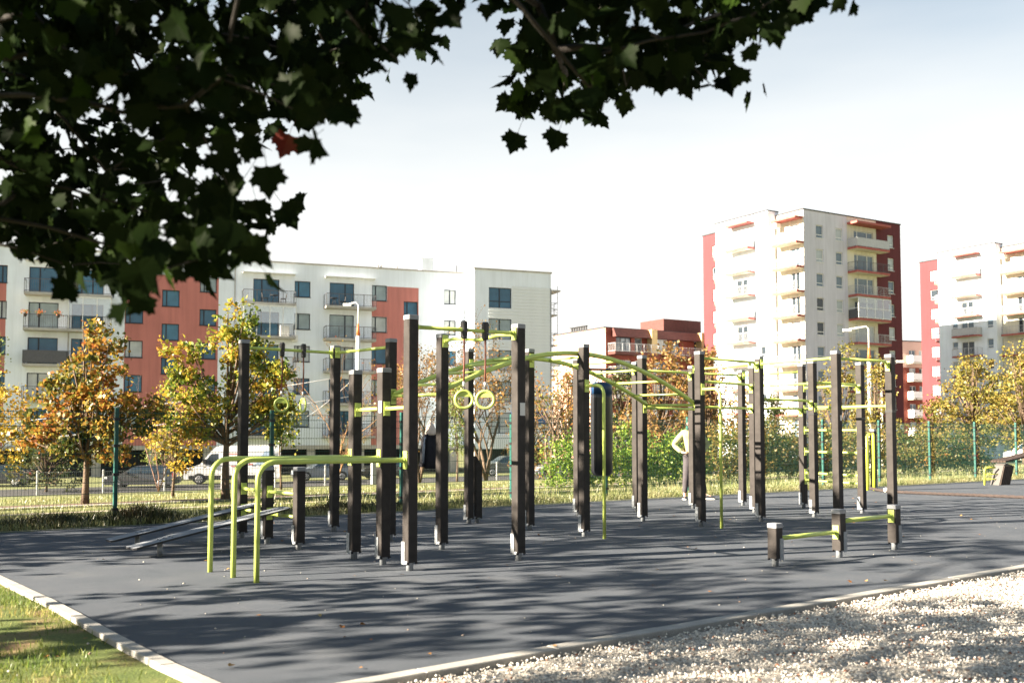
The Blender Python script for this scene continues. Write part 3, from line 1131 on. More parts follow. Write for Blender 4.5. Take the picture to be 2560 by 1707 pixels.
# ------------------------------------------------------------------ green mesh fence
fence = thing('mesh_fence', 'green welded wire mesh fence with green posts along the back of the playground', 'fence', (FP.x, FP.y, 0), math.atan2(FD.y, FD.x))
PW = 2.6
fp = MB().bbox(-0.03, 0.03, -0.03, 0.03, -0.1, 1.80, 0.004)
FPOST = fp.mesh('fence_post', M_FGREEN)
FCLIP = MB().box(-0.045, 0.045, -0.042, 0.032, -0.022, 0.022).mesh('clamp', M_BOLT)
pm = MB()
yz = [(0.06, 0), (0.35, 0), (0.6, 0), (0.63, 0.025), (0.66, 0), (1.0, 0), (1.28, 0), (1.31, 0.025), (1.34, 0), (1.60, 0), (1.63, 0.03), (1.66, 0), (1.74, 0)]
wr = 0.0022
xs = [0.04 + 0.05 * i for i in range(51)]
for x in xs:
    p_ = [(x, y - 0.036, z) for z, y in yz]
    for a, c in zip(p_, p_[1:]):
        pm.add([(a[0] - wr, a[1], a[2]), (a[0] + wr, a[1], a[2]), (c[0] + wr, c[1], c[2]), (c[0] - wr, c[1], c[2]),
                (a[0], a[1] + 2 * wr, a[2]), (c[0], c[1] + 2 * wr, c[2])], [(0, 1, 2, 3), (1, 4, 5, 2), (4, 0, 3, 5)])
for z in (0.06, 0.26, 0.46, 0.63, 0.86, 1.08, 1.31, 1.5, 1.63, 1.72):
    pm.box(0.02, PW - 0.02, -0.045, -0.038, z - 0.004, z + 0.004)
FPANEL = pm.mesh('mesh_panel', M_WIRE)
for k in range(-3, 17):
    p = put('fence_post', FPOST, fence, (PW * k, 0, 0))
    for z in (0.2, 0.75, 1.2, 1.62):
        put('clamp', FCLIP, p, (0, 0, z))
    if k < 16:
        put('mesh_panel', FPANEL, fence, (PW * k, 0, 0))

# jacket hung on the fence
M_JACK = M('black_jacket_cloth', (0.010, 0.010, 0.016), rough=0.8, var=0.25, scale=10, bump=0.4, bscale=25)
M_LIN = M('cream_jacket_lining', (0.62, 0.52, 0.45), rough=0.9, var=0.12, scale=12)
M_STRIPE = M('pale_blue_stripe', (0.55, 0.60, 0.72), rough=0.7, var=0.05)
jx, jy = on_fence(5.77, -0.10)
jk = thing('hanging_jacket', 'black track jacket with pale sleeve stripes hung by its cream hood on the fence', 'jacket', (jx, jy, 0), R(15))


def drape(sections, n=22, folds=6, amp=0.012, ph=0.0):
    b = MB()
    V = []
    for i, (z, cx, rx, ry) in enumerate(sections):
        for k in range(n):
            t = 2 * math.pi * k / n
            f = 1 + amp / max(rx, 0.03) * math.sin(folds * t + ph + 0.5 * i)
            V.append((cx + rx * f * math.cos(t), ry * f * math.sin(t), z))
    F = []
    for i in range(len(sections) - 1):
        for k in range(n):
            j = (k + 1) % n
            F.append((i * n + k, (i + 1) * n + k, (i + 1) * n + j, i * n + j))
    F.append(tuple(range(n)))
    F.append(tuple(reversed(range((len(sections) - 1) * n, len(sections) * n))))
    b.add(V, F, 0, True)
    return b


drape([(1.40, 0.02, 0.06, 0.04), (1.34, 0.03, 0.12, 0.06), (1.22, 0.02, 0.125, 0.07), (1.0, 0.03, 0.13, 0.075), (0.85, 0.05, 0.15, 0.075), (0.74, 0.06, 0.165, 0.07), (0.725, 0.06, 0.15, 0.06)]).link('jacket_body', M_JACK, jk)
drape([(1.655, 0.0, 0.012, 0.012), (1.60, 0.005, 0.04, 0.03), (1.50, 0.01, 0.085, 0.05), (1.41, 0.02, 0.12, 0.07), (1.37, 0.02, 0.10, 0.06)], folds=7, amp=0.010).link('hood_lining', M_LIN, jk)
for sx, cx in ((-1, -0.125), (1, 0.165)):
    s = drape([(1.39, cx * 0.55, 0.055, 0.05), (1.28, cx * 0.9, 0.055, 0.06), (1.05, cx * 1.0, 0.052, 0.055), (0.82, cx * 1.12, 0.05, 0.05), (0.76, cx * 1.15, 0.045, 0.045)], n=14, folds=4, amp=0.008)
    so = s.link('sleeve', M_JACK, jk)
    b = MB()
    for q in (-0.016, 0.0, 0.016):
        b.tube([(cx * 0.72 + q * .6 + sx * 0.012, -0.058, 1.33), (cx * 0.98 + q + sx * 0.01, -0.062, 1.10), (cx * 1.1 + q + sx * 0.01, -0.056, 0.84)], 0.004, 4)
    b.link('stripe', M_STRIPE, so)
b = MB().box(-0.10, 0.16, -0.062, -0.05, 1.33, 1.42)
drape([(1.42, 0.115, 0.05, 0.035), (1.37, 0.10, 0.075, 0.055), (1.32, 0.06, 0.09, 0.07)], n=14, folds=3, amp=0.006).link('collar', M_JACK, jk)

# ------------------------------------------------------------------ buildings
M_WPL = M('white_render', (0.78, 0.84, 0.92), rough=0.85, var=0.05, scale=0.35, c2=(0.68, 0.73, 0.79), c2_at=(0.55, 0.75), bump=0.05, bscale=30, streak=0.12)
M_RED = M('coral_red_render', (0.50, 0.185, 0.16), rough=0.85, var=0.06, scale=0.4, c2=(0.50, 0.20, 0.175), c2_at=(0.55, 0.75), streak=0.2)
M_CLAD = M('pale_grey_cladding', (0.72, 0.75, 0.76), rough=0.7, var=0.05, scale=0.8)
M_TGREY = M('lilac_grey_render', (0.61, 0.60, 0.68), rough=0.85, var=0.05, scale=0.3, c2=(0.56, 0.55, 0.63), c2_at=(0.55, 0.75), streak=0.2)
M_TRED = M('dark_red_render', (0.125, 0.028, 0.034), rough=0.85, var=0.06, scale=0.3, streak=0.25)
M_CREAM = M('cream_render', (0.70, 0.67, 0.57), rough=0.85, var=0.05, scale=0.3, streak=0.25)
M_SLABRED = M('red_slab_edge', (0.36, 0.10, 0.085), rough=0.8, var=0.15, scale=2)
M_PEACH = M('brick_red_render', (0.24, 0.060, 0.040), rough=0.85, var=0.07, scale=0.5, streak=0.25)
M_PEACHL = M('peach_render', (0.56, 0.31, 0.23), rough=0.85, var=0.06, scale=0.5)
M_MANS = M('brown_roof_tiles', (0.10, 0.035, 0.03), rough=0.8, var=0.2, scale=3)
M_OCHRE = M('ochre_pilaster', (0.48, 0.36, 0.18), rough=0.85, var=0.06)
M_PINK = M('pale_pink_render', (0.60, 0.40, 0.33), rough=0.85, var=0.06, scale=0.4)
M_ROOF = M('dark_roof_felt', (0.05, 0.05, 0.055), rough=0.9, var=0.1)
M_FRAME = M('dark_window_frame', (0.014, 0.022, 0.035), rough=0.4, var=0.1)
M_WFRAME = M('white_window_frame', (0.75, 0.75, 0.73), rough=0.4, var=0.03)
M_RAIL = M('grey_railing_steel', (0.10, 0.10, 0.11), rough=0.5, metal=0.3, var=0.1)
M_PALERAIL = M('pale_railing_steel', (0.45, 0.45, 0.46), rough=0.5, metal=0.2, var=0.1)
M_CONCB = M('grey_balcony_concrete', (0.42, 0.40, 0.37), rough=0.9, var=0.15, scale=2)
M_DARKVOID = M('dark_garage_wall', (0.03, 0.03, 0.034), rough=0.9, var=0.2, scale=0.6)


def glassmat(name, c, rough=0.06, var=0.2, scale=1.2):
    m = M(name, c, rough=rough, var=var, scale=scale, spec=0.45)
    return m


M_GL = [glassmat('window_glass', (0.028, 0.105, 0.18)), glassmat('window_glass_sky_blue', (0.04, 0.15, 0.24)), glassmat('window_with_curtain', (0.27, 0.34, 0.36), 0.12), glassmat('window_with_blind', (0.42, 0.45, 0.45), 0.12)]  # blue base colours of the plain panes stand in for reflected sky
M_GLT = [glassmat('tower_glass', (0.12, 0.17, 0.22)), glassmat('tower_glass_pale', (0.40, 0.44, 0.46), 0.1), glassmat('tower_glass_dark', (0.03, 0.04, 0.05))]


def facade(parent, name, o, rz, x0, x1, z0, z1, holes, regions, mats, th=0.25):
    """wall face at local y=0 (outside towards -y) with window openings and reveals; regions: (x0,x1,z0,z1,material index)"""
    xs = sorted(set([x0, x1] + [v for h in holes for v in h[:2]] + [v for r in regions for v in r[:2]]))
    zs = sorted(set([z0, z1] + [v for h in holes for v in h[2:4]] + [v for r in regions for v in r[2:4]]))
    xs = [x for x in xs if x0 <= x <= x1]
    zs = [z for z in zs if z0 <= z <= z1]
    b = MB()
    for i in range(len(xs) - 1):
        for j in range(len(zs) - 1):
            cx, cz = (xs[i] + xs[i + 1]) / 2, (zs[j] + zs[j + 1]) / 2
            if any(h[0] < cx < h[1] and h[2] < cz < h[3] for h in holes):
                continue
            mi = 0
            for r in regions:
                if r[0] < cx < r[1] and r[2] < cz < r[3]:
                    mi = r[4]
            b.add([(xs[i], 0, zs[j]), (xs[i + 1], 0, zs[j]), (xs[i + 1], 0, zs[j + 1]), (xs[i], 0, zs[j + 1])], [(0, 1, 2, 3)], mi)
    for h in holes:
        a, c, e, f = h[:4]
        cx, cz = a - 0.01, (e + f) / 2
        mi = 0
        for r in regions:
            if r[0] < cx < r[1] and r[2] < cz < r[3]:
                mi = r[4]
        b.add([(a, 0, e), (c, 0, e), (c, 0, f), (a, 0, f), (a, th, e), (c, th, e), (c, th, f), (a, th, f)],
              [(0, 4, 5, 1), (1, 5, 6, 2), (2, 6, 7, 3), (3, 7, 4, 0)], mi)
    # inner skin closes the opening behind the panes
    b.add([(x0, th, z0), (x1, th, z0), (x1, th, z1), (x0, th, z1)], [(0, 1, 2, 3)], 0)
    return b.link(name, mats, parent, loc=o, rz=rz)


WIN_CACHE = {}


def window(parent, o, rz, x0, z0, w, h, style, fm, gm, sill=None):
    """window part with a pane sub-part; style: list of vertical mullions and transoms as fractions"""
    key = (round(w, 2), round(h, 2), tuple(style[0]), tuple(style[1]), fm.name)
    if key not in WIN_CACHE:
        b = MB()
        t = 0.07
        d = 0.06
        b.box(0, w, 0, d, 0, t).box(0, w, 0, d, h - t, h).box(0, t, 0, d, t, h - t).box(w - t, w, 0, d, t, h - t)
        for q in style[0]:
            b.box(w * q - t * 0.75, w * q + t * 0.75, 0.002, d - .002, t, h - t)
        for q in style[1]:
            b.box(t, w - t, 0.004, d - 0.004, h * q - t * .6, h * q + t * .6)
        pm_ = MB().box(t * .5, w - t * .5, 0.03, 0.04, t * .5, h - t * .5)
        WIN_CACHE[key] = (b.mesh('window', fm), {}, pm_)
    fme, panes, pm_ = WIN_CACHE[key]
    if gm.name not in panes:
        panes[gm.name] = pm_.mesh('pane', gm)
    Rz = Matrix.Rotation(rz, 4, 'Z')
    p = Vector(o) + Rz @ Vector((x0, 0.13, z0))
    wo_ = put('window', fme, parent, p, rz)
    put('pane', panes[gm.name], wo_)
    if sill:
        if 'sill' + str(round(w, 2)) not in WIN_CACHE:
            WIN_CACHE['sill' + str(round(w, 2))] = MB().box(-0.04, w + 0.04, -0.19, 0.0, -0.05, -0.005).mesh('sill', sill)
        put('sill', WIN_CACHE['sill' + str(round(w, 2))], wo_)
    return wo_


BALC_CACHE = {}


def balcony(parent, o, rz, x0, zf, w, depth, slabm, railm, infill='bars', hr=1.08, slab_t=0.2, soffit=None):
    if slabm is M_SLABRED:
        soffit = M_CREAM
    """slab part with a railing sub-part (posts, rails, bars or sheet infill on three sides)"""
    key = (round(w, 2), round(depth, 2), slabm.name, railm.name, infill, slab_t)
    if key not in BALC_CACHE:
        s = MB().box(0, w, -depth, 0.0, -slab_t, 0)
        if soffit is not None:
            s.box(0.04, w - 0.04, -depth + 0.04, -0.01, -slab_t - 0.012, -slab_t - 0.001, 1)
        r = MB()
        e = 0.03
        runs = [((e, 0), (e, -depth + e)), ((e, -depth + e), (w - e, -depth + e)), ((w - e, -depth + e), (w - e, 0))]
        for (ax, ay), (bx, by) in runs:
            L_ = math.hypot(bx - ax, by - ay)
            T = Matrix.Translation((ax, ay, 0)) @ Matrix.Rotation(math.atan2(by - ay, bx - ax), 4, 'Z')
            r.box(0, L_, -0.022, 0.022, hr - 0.045, hr, T=T)
            r.box(0, L_, -0.016, 0.016, 0.06, 0.10, T=T)
            k = max(1, int(round(L_ / 1.1)))
            for i in range(k + 1):
                x = L_ * i / k
                r.box(max(0, x - 0.02), min(L_, x + 0.02), -0.019, 0.019, -0.18, hr - 0.046, T=T)
            if infill == 'bars':
                k = int(L_ / 0.13)
                for i in range(1, k):
                    x = L_ * i / k
                    r.add([T @ Vector((x - .009, 0, .1)), T @ Vector((x + .009, 0, .1)), T @ Vector((x + .009, 0, hr - .04)), T @ Vector((x - .009, 0, hr - .04))], [(0, 1, 2, 3)])
            elif infill == 'rails':
                for z in (0.3, 0.5, 0.7, 0.88):
                    r.box(0, L_, -0.01, 0.01, z - .01, z + .01, T=T)
            elif infill == 'sheet':
                r.box(0.02, L_ - 0.02, -0.008, 0.008, 0.11, hr - 0.05, T=T)
        BALC_CACHE[key] = (s.mesh('balcony', [slabm, soffit] if soffit else slabm), r.mesh('railing', railm))
    sm, rm = BALC_CACHE[key]
    Rz = Matrix.Rotation(rz, 4, 'Z')
    p = Vector(o) + Rz @ Vector((x0, 0, zf))
    bo = put('balcony', sm, parent, p, rz)
    put('railing', rm, bo)
    return bo


# ---- white and coral apartment block at the left
TH_A = R(20.5)
apt = thing('apartment_block', 'long white five storey apartment block with coral red panels and a cladded end block', 'apartment building', (-18.7, 88.0, 0), TH_A)
FL = 2.88
ops, wins = [], []
random.seed(11)


def addwin(x0, x1, ztop, h, style, k=0, fm=M_FRAME):
    ops.append((x0, x1, ztop - h, ztop))
    wins.append((x0, ztop - h, x1 - x0, h, style, k, fm))


SL = ((0.26,), ())
SR = ((0.74,), ())
for f in range(-3, 2):
    zt = 12.23 + FL * f
    for x0, st in ((-0.63, SL), (6.33, SL), (-14.58, SL), (-24.9, SR)):
        addwin(x0, x0 + 1.40, zt, 1.43, st, random.choice((0, 0, 1, 2, 3)))
    for x0, st in ((-8.65, SL),):
        addwin(x0, x0 + 1.38, zt, 1.40, st, random.choice((0, 1, 2)))
    addwin(13.18, 14.34, zt - 0.05, 1.37, ((0.5,), ()), random.choice((1, 3, 3)))
    if f > -3:
        addwin(-11.70, -10.30, zt - 1.36, 1.41, SL, random.choice((0, 1)))
        addwin(9.31, 10.66, zt - 1.36, 1.47, SL, 0)
    # balcony doors with side lights
    addwin(-21.92, -19.69, zt, 2.14, ((0.36,), ()), random.choice((0, 2, 3)))
    addwin(-18.7, -16.3, zt, 2.14, ((0.3, 0.65), ()), random.choice((0, 1)))
    addwin(-4.20, -1.96, zt + 0.02, 2.16, ((0.33,), ()), random.choice((0, 1)))
    addwin(2.48, 4.70, zt + 0.02, 2.20, ((0.64,), ()), random.choice((0, 2)))
    addwin(-30.6, -29.2, zt, 1.43, SL, 1)
    addwin(-36.6, -34.4, zt, 2.14, ((0.36,), ()), 2)
regs = [(-60, -23.55, 0.2, 15.03, 0), (-33, -23.55, 0.2, 15.03, 1), (-14.62, -7.10, 0.2, 15.03, 1), (6.33, 10.72, 0.2, 15.05, 1)]
facade(apt, 'front_wall', (0, 0, 0), 0, -45, 15.1, 0.2, 16.62, ops, regs, [M_WPL, M_RED])
for x0, z0, w_, h_, st, k, fm in wins:
    window(apt, (0, 0, 0), 0, x0, z0, w_, h_, st, fm, M_GL[k], M_FRAME)
MB().box(-45, 15.08, 0.26, 14, 0.2, 16.60).link('building_body', M_WPL, apt)
MB().box(-45.1, 15.2, -0.09, 14.1, 16.62, 16.75).link('roof', M_CONCB, apt)
# recessed ground floor
MB().box(-45, 15.05, 2.2, 2.4, -2.3, 0.19).box(-45, 15.05, 2.41, 14, -2.3, 0.18).link('garage_wall', M_DARKVOID, apt)
for i in range(14):
    MB().box(-0.35, 0.35, 0.1, 0.6, -2.3, 0.19).link('column', M_CONCB, apt, loc=(-43 + i * 4.4, 0.0, 0))
MB().box(-45, 15.05, -0.06, 0.0, 0.2, 0.55).link('plinth_band', M_CONCB, apt)
# balconies
for f in range(-3, 2):
    zf = 10.02 + FL * f
    solid = 'sheet' if f == -1 else 'bars'
    balcony(apt, (0, 0, 0), 0, -22.15, zf, 3.25, 1.4, M_CONCB, M_RAIL, solid)
    balcony(apt, (0, 0, 0), 0, -18.88, zf, 3.25, 1.4, M_CONCB, M_RAIL, 'bars')
    balcony(apt, (0, 0, 0), 0, -5.15, zf, 4.5, 1.4, M_CONCB, M_RAIL, 'bars')
    balcony(apt, (0, 0, 0), 0, 1.95, zf, 4.5, 1.4, M_CONCB, M_RAIL, 'bars')
    if f != 0:
        balcony(apt, (0, 0, 0), 0, -37.6, zf, 4.5, 1.4, M_CONCB, M_RAIL, 'bars')
# thin awnings over the top balconies
for x0, x1 in ((-5.2, -0.6), (1.95, 6.6), (-22.2, -15.6)):
    b = MB().box(x0, x1, -0.55, 0.0, 15.60, 15.63)
    for i in range(5):
        x = x0 + 0.1 + (x1 - x0 - .2) * i / 4
        b.box(x - .03, x + .03, -0.5, 0, 15.52, 15.60)
    b.link('awning', M_WHITEP, apt)
# glazed-in balconies (clear panes between white bars)
M_CLEAR = bpy.data.materials.new('clear_glazing')
nt = nodes_of(M_CLEAR)
o_ = nt.nodes.new('ShaderNodeOutputMaterial')
tr_ = nt.nodes.new('ShaderNodeBsdfTransparent')
tr_.inputs[0].default_value = (0.82, 0.88, 0.9, 1)
gl_ = nt.nodes.new('ShaderNodeBsdfGlossy')
gl_.inputs['Roughness'].default_value = 0.03
mx_ = nt.nodes.new('ShaderNodeMixShader')
mx_.inputs[0].default_value = 0.22
nt.links.new(tr_.outputs[0], mx_.inputs[1])
nt.links.new(gl_.outputs[0], mx_.inputs[2])
nt.links.new(mx_.outputs[0], o_.inputs[0])
for x0, x1, zf in ((-5.12, -0.68, 10.02), (-18.85, -15.66, 10.02)):
    b = MB()
    n_ = 4 if x1 - x0 > 4 else 3
    for i in range(n_ + 1):
        x = x0 + (x1 - x0) * i / n_
        b.box(x - .03, x + .03, -1.42, -1.36, 0.02 + zf, zf + 2.55)
    b.box(x0, x1, -1.42, -1.36, zf + 2.552, zf + 2.62).box(x0, x1, -1.45, -0.01, zf + 2.625, zf + 2.66)
    g_ = b.link('glazing_frame', M_WFRAME, apt)
    MB().box(x0 + .03, x1 - .03, -1.395, -1.385, zf + 1.1, zf + 2.55).link('glazing_pane', M_CLEAR, g_)
# roof furniture
MB().box(11.26, 12.40, 1.0, 2.1, 16.752, 18.0).box(11.2, 12.46, 0.94, 2.16, 18.0, 18.08).link('chimney', M_WPL, apt)
MB().box(14.75, 15.6, 2.0, 2.8, 16.752, 16.95).box(14.6, 15.75, 1.9, 2.9, 17.0, 17.05).box(15.1, 15.15, 2.3, 2.35, 17.05, 17.8).link('roof_vent', M_ROOF, apt)
b = MB()
for x in (7.2, 7.5, 9.0):
    b.lathe([(0.12, 0), (0.08, 0.5)], 8, c=(x, 1.5, 16.752))
b.link('roof_vent', M_CONCB, apt)
# drain pipes and wall boxes
MB().tube([(-5.75, -0.06, 0.6), (-5.75, -0.06, 16.5)], 0.05, 6).link('drain_pipe', M_CONCB, apt)
MB().tube([(-18.9, -0.06, 0.6), (-18.9, -0.06, 13.0)], 0.05, 6).link('drain_pipe', M_CONCB, apt)
b = MB().box(-0.55, 0.0, -0.4, -0.05, 0, 0.55)
b.link('air_conditioner', M_WHITEP, apt, loc=(-0.70 + 0.35, 0, 9.85 - 0.15))
MB().box(0, 0.75, -0.35, -0.03, 0, 0.95).link('air_conditioner', M_WHITEP, apt, loc=(-1.9, -0.3, 10.06))
# end block, three metres proud
ob = (0, -3.0, 0)
ops2, wins2 = [], []
for f in range(-3, 2):
    zt = 12.15 + FL * f
    ops2.append((16.57, 18.80, zt - 1.92, zt))
    wins2.append((16.57, zt - 1.92, 2.23, 1.92, ((0.48,), (0.34,)) if f != 0 and f != -1 else ((0.48,), ()), (3, 2, 2, 2, 0)[f + 3]))
facade(apt, 'end_block_wall', ob, 0, 15.18, 22.75, 0.2, 16.62, ops2, [], [M_WPL])
for x0, z0, w_, h_, st, k in wins2:
    window(apt, ob, 0, x0, z0, w_, h_, st, M_FRAME, M_GL[k])
MB().box(15.18, 22.75, -2.74, 14, 0.2, 16.61).link('end_block', M_WPL, apt)
MB().add([(15.178, -3.0, 0.2), (15.178, -0.0, 0.2), (15.178, -0.0, 16.62), (15.178, -3.0, 16.62)], [(0, 3, 2, 1)]).link('side_wall', M_WPL, apt)
MB().add([(22.752, -3.0, 0.2), (22.752, 11, 0.2), (22.752, 11, 16.62), (22.752, -3.0, 16.62)], [(0, 1, 2, 3)]).link('side_wall', M_WPL, apt)
MB().box(15.1, 22.85, -3.09, 14.2, 16.62, 16.76).link('roof', M_CONCB, apt)
MB().box(15.3, 22.7, -1.2, -1.0, -2.3, 0.19).link('garage_wall', M_DARKVOID, apt)
for x in (15.6, 19.0, 22.3):
    MB().box(-0.3, 0.3, -0.3, 0.3, -2.3, 0.19).link('column', M_CONCB, apt, loc=(x, -2.4, 0))
z = 0.25
while z < 15.0:
    # boards run full width below and between the windows, and beside them
    mid = z + 0.13
    inwin = any(a < mid + 0.1 and mid - 0.1 < c for _, _, a, c in ops2)
    xa = 18.83 if inwin else 16.55
    if mid > 13.0:
        xa = 18.83
    me = ('plank', xa)
    if me not in WIN_CACHE:
        WIN_CACHE[me] = MB().add([(xa, 0, 0.0), (22.72, 0, 0.0), (22.72, -0.012, 0.285), (xa, -0.012, 0.285), (xa, -0.045, 0.0), (22.72, -0.045, 0.0)],
                                 [(4, 5, 2, 3), (0, 1, 5, 4), (0, 4, 3), (1, 2, 5)]).mesh('cladding_board', M_CLAD)
    put('cladding_board', WIN_CACHE[me], apt, (0, -3.0, z))
    z += 0.30
MB().box(22.66, 22.78, -3.07, -2.95, 0.25, 15.2).link('corner_trim', M_GREYMET, apt)
# steel balconies on the end wall
M_STEELD = M('dark_balcony_steel', (0.16, 0.17, 0.18), rough=0.5, metal=0.2)
for f in range(-3, 2):
    zf = 10.0 + FL * f
    b = MB().box(22.78, 23.75, -2.3, 0.6, zf - 0.12, zf)
    so = b.link('balcony', M_CONCB, apt)
    b = MB()
    for (xa, ya), (xb, yb) in (((22.78, -2.28), (23.73, -2.28)), ((23.73, -2.28), (23.73, 0.58))):
        for z in (0.5, 1.08):
            b.tube([(xa, ya, zf + z), (xb, yb, zf + z)], 0.025, 4)
        for i in range(4):
            t = i / 3
            b.tube([(xa + (xb - xa) * t, ya + (yb - ya) * t, zf), (xa + (xb - xa) * t, ya + (yb - ya) * t, zf + 1.08)], 0.02, 4)
    b.tube([(22.8, -2.28, zf + 1.0), (23.7, -2.28, zf + 0.1)], 0.02, 4)
    b.tube([(23.73, -2.28, zf + 1.1), (23.73, -2.28, zf + 2.7)], 0.03, 4)
    b.link('railing', M_STEELD, so)
MB().box(22.78, 24.0, -2.4, 0.8, 15.05, 15.2).link('canopy', M_CONCB, apt)
b = MB().box(0, 0.8, -0.3, 0, 0, 0.6).lathe([(0.22, 0), (0.22, 0.01)], 12, c=(0.4, 0, 0))
MB().box(0, 0.85, -0.35, 0, 0, 0.62).link('air_conditioner', M_WHITEP, apt, loc=(22.95, -2.35, 7.9))
# clinic sign
sg = thing('clinic_sign', 'blue clinic sign with white letters on the pale end wall of the white block', 'sign')
sg.parent = None
Ra = Matrix.Rotation(TH_A, 4, 'Z')
p = Vector((-18.7, 88.0, 0)) + Ra @ Vector((20.5, -3.10, 2.98))
sg.location = p
sg.rotation_euler = (0, 0, TH_A)
M_SBLUE = M('sign_blue', (0.012, 0.07, 0.24), rough=0.4, var=0.04)
MB().box(-1.75, 1.75, -0.03, 0.04, -0.60, 0.60).link('sign_panel', M_SBLUE, sg)


def text(parent, s, size, loc, mat, rz=0.0, align='CENTER', name='lettering'):
    cu = bpy.data.curves.new(name, 'FONT')
    cu.body = s
    cu.size = size
    cu.align_x = align
    cu.align_y = 'CENTER'
    cu.extrude = 0.004
    cu.resolution_u = 2
    tmp = bpy.data.objects.new(name, cu)
    col.objects.link(tmp)
    dg = bpy.context.evaluated_depsgraph_get()
    me = bpy.data.meshes.new_from_object(tmp.evaluated_get(dg))
    bpy.data.objects.remove(tmp)
    me.materials.clear()
    me.materials.append(mat)
    return put(name, me, parent, loc, rot=(R(90), 0, rz))


text(sg, 'KLINIKA', 0.66, (0.0, -0.036, 0.12), M_WHITEP)
MB().box(-1.4, 1.4, -0.034, -0.031, -0.32, -0.27).box(-1.5, -0.9, -0.034, -0.031, -0.47, -0.40).box(-0.6, 0.0, -0.034, -0.031, -0.47, -0.40).box(0.3, 0.8, -0.034, -0.031, -0.47, -0.40).link('sign_lines', M_WHITEP, sg)

# things standing on the balconies of the white block
M_TERRA = M('dark_flower_pot', (0.06, 0.05, 0.05), rough=0.7)
LM_FLOWER = leafmat('pot_flowers', [(0.05, 0.10, 0.02), (0.12, 0.16, 0.03), (0.50, 0.10, 0.05), (0.55, 0.25, 0.06)], 0.3, 0.02)
MP = Matrix.Translation((-18.7, 88.0, 0)) @ Matrix.Rotation(TH_A, 4, 'Z')
for i, (s_, lab) in enumerate(((-22.0, 'leftmost flower pot hung on the second lowest railing in view at the far left'), (-21.0, 'flower pot with the tallest flowers, middle of the three on that far left railing'), (-19.6, 'rightmost small flower pot on the far left railing'))):
    q = MP @ Vector((s_, -1.52, 10.02 + 0.95))
    t = thing('flower_pot', lab, 'flower pot', q, TH_A, 'flower pots on a balcony railing')
    MB().lathe([(0.10, -0.12), (0.16, 0.12), (0.17, 0.14)], 10).link('pot', M_TERRA, t)
    co_ = RNG.normal(size=(60, 3)) * np.array([0.16, 0.13, 0.10]) + np.array([0, 0, 0.26])
    rot_ = RNG.normal(size=(60, 3))
    bb_ = MB()
    for c_, r_ in zip(co_, rot_):
        a_ = Vector(r_).normalized() * 0.07
        b2_ = a_.orthogonal().normalized() * 0.05
        bb_.add([Vector(c_) - a_, Vector(c_) + b2_, Vector(c_) + a_, Vector(c_) - b2_], [(0, 1, 2, 3)])
    bb_.link('flowers', LM_FLOWER, t)
M_FURN = M('dark_balcony_furniture', (0.03, 0.03, 0.032), rough=0.6)
for s_, zf, lt, lcs in ((-2.5, 12.90, 'small dark table on the top balcony left of the pole', ('dark chair left of the table on the top balcony left of the pole', 'dark chair right of the table on the top balcony left of the pole')),
                        (2.7, 12.90, 'small dark table on the top balcony behind the pole', ('dark slatted chair beside the table on the top balcony behind the pole',))):
    q = MP @ Vector((s_, -0.75, zf))
    t = thing('balcony_table', lt, 'table', q, TH_A)
    MB().lathe([(0.36, 0.70), (0.36, 0.74)], 12).link('table_top', M_FURN, t)
    bb_ = MB()
    for a_ in range(3):
        bb_.tube([(0.28 * math.cos(a_ * 2.1), 0.28 * math.sin(a_ * 2.1), 0), (0.05 * math.cos(a_ * 2.1), 0.05 * math.sin(a_ * 2.1), 0.7)], 0.02, 5)
    bb_.link('legs', M_FURN, t)
    for i, lc in enumerate(lcs):
        q = MP @ Vector((s_ + (-0.75 if i == 0 and len(lcs) == 2 else 0.8), -0.75, zf))
        c_ = thing('balcony_chair', lc, 'chair', q, TH_A + (0 if i or len(lcs) == 1 else math.pi))
        MB().box(-0.22, 0.22, -0.22, 0.22, 0.42, 0.46).link('seat', M_FURN, c_)
        T_ = Matrix.Translation((0.22, 0, 0.46)) @ Matrix.Rotation(R(10), 4, 'Y')
        MB().box(-0.02, 0.02, -0.22, 0.22, 0.05, 0.45, T=T_).link('backrest', M_FURN, c_)
        for lx in (-0.2, 0.2):
            for ly in (-0.2, 0.2):
                MB().tube([(lx, ly, 0), (lx, ly, 0.42)], 0.018, 5).link('leg', M_FURN, c_)

# ---- towers
TR = R(30.6)
tower = thing('tower_block', 'ten storey tower block in white, lilac grey and dark red, nearest on the right', 'apartment building', (34.30, 116.0, 0), TR)
ZT = [24.86 - 2.895 * k for k in range(10)]
random.seed(4)


def tower_side(o, rz, x0, x1, z1, holes_spec, regs, mats, nm):
    ops_, ws_ = [], []
    for (a, c, dz, h, style) in holes_spec:
        for i, zt in enumerate(ZT):
            z0 = zt + dz
            if z0 < -1.6 or z0 + h > z1 - 0.2:
                continue
            ops_.append((a, c, z0, z0 + h))
            ws_.append((a, z0, c - a, h, style, random.choice((0, 0, 1, 2))))
    facade(tower, nm, o, rz, x0, x1, -2.2, z1, ops_, regs, mats)
    for a, z0, w_, h, st, k in ws_:
        window(tower, o, rz, a, z0, w_, h, st, M_WFRAME, M_GLT[k], M_WFRAME)


TW = ((), (0.26,))
TWV = ((0.5,), ())
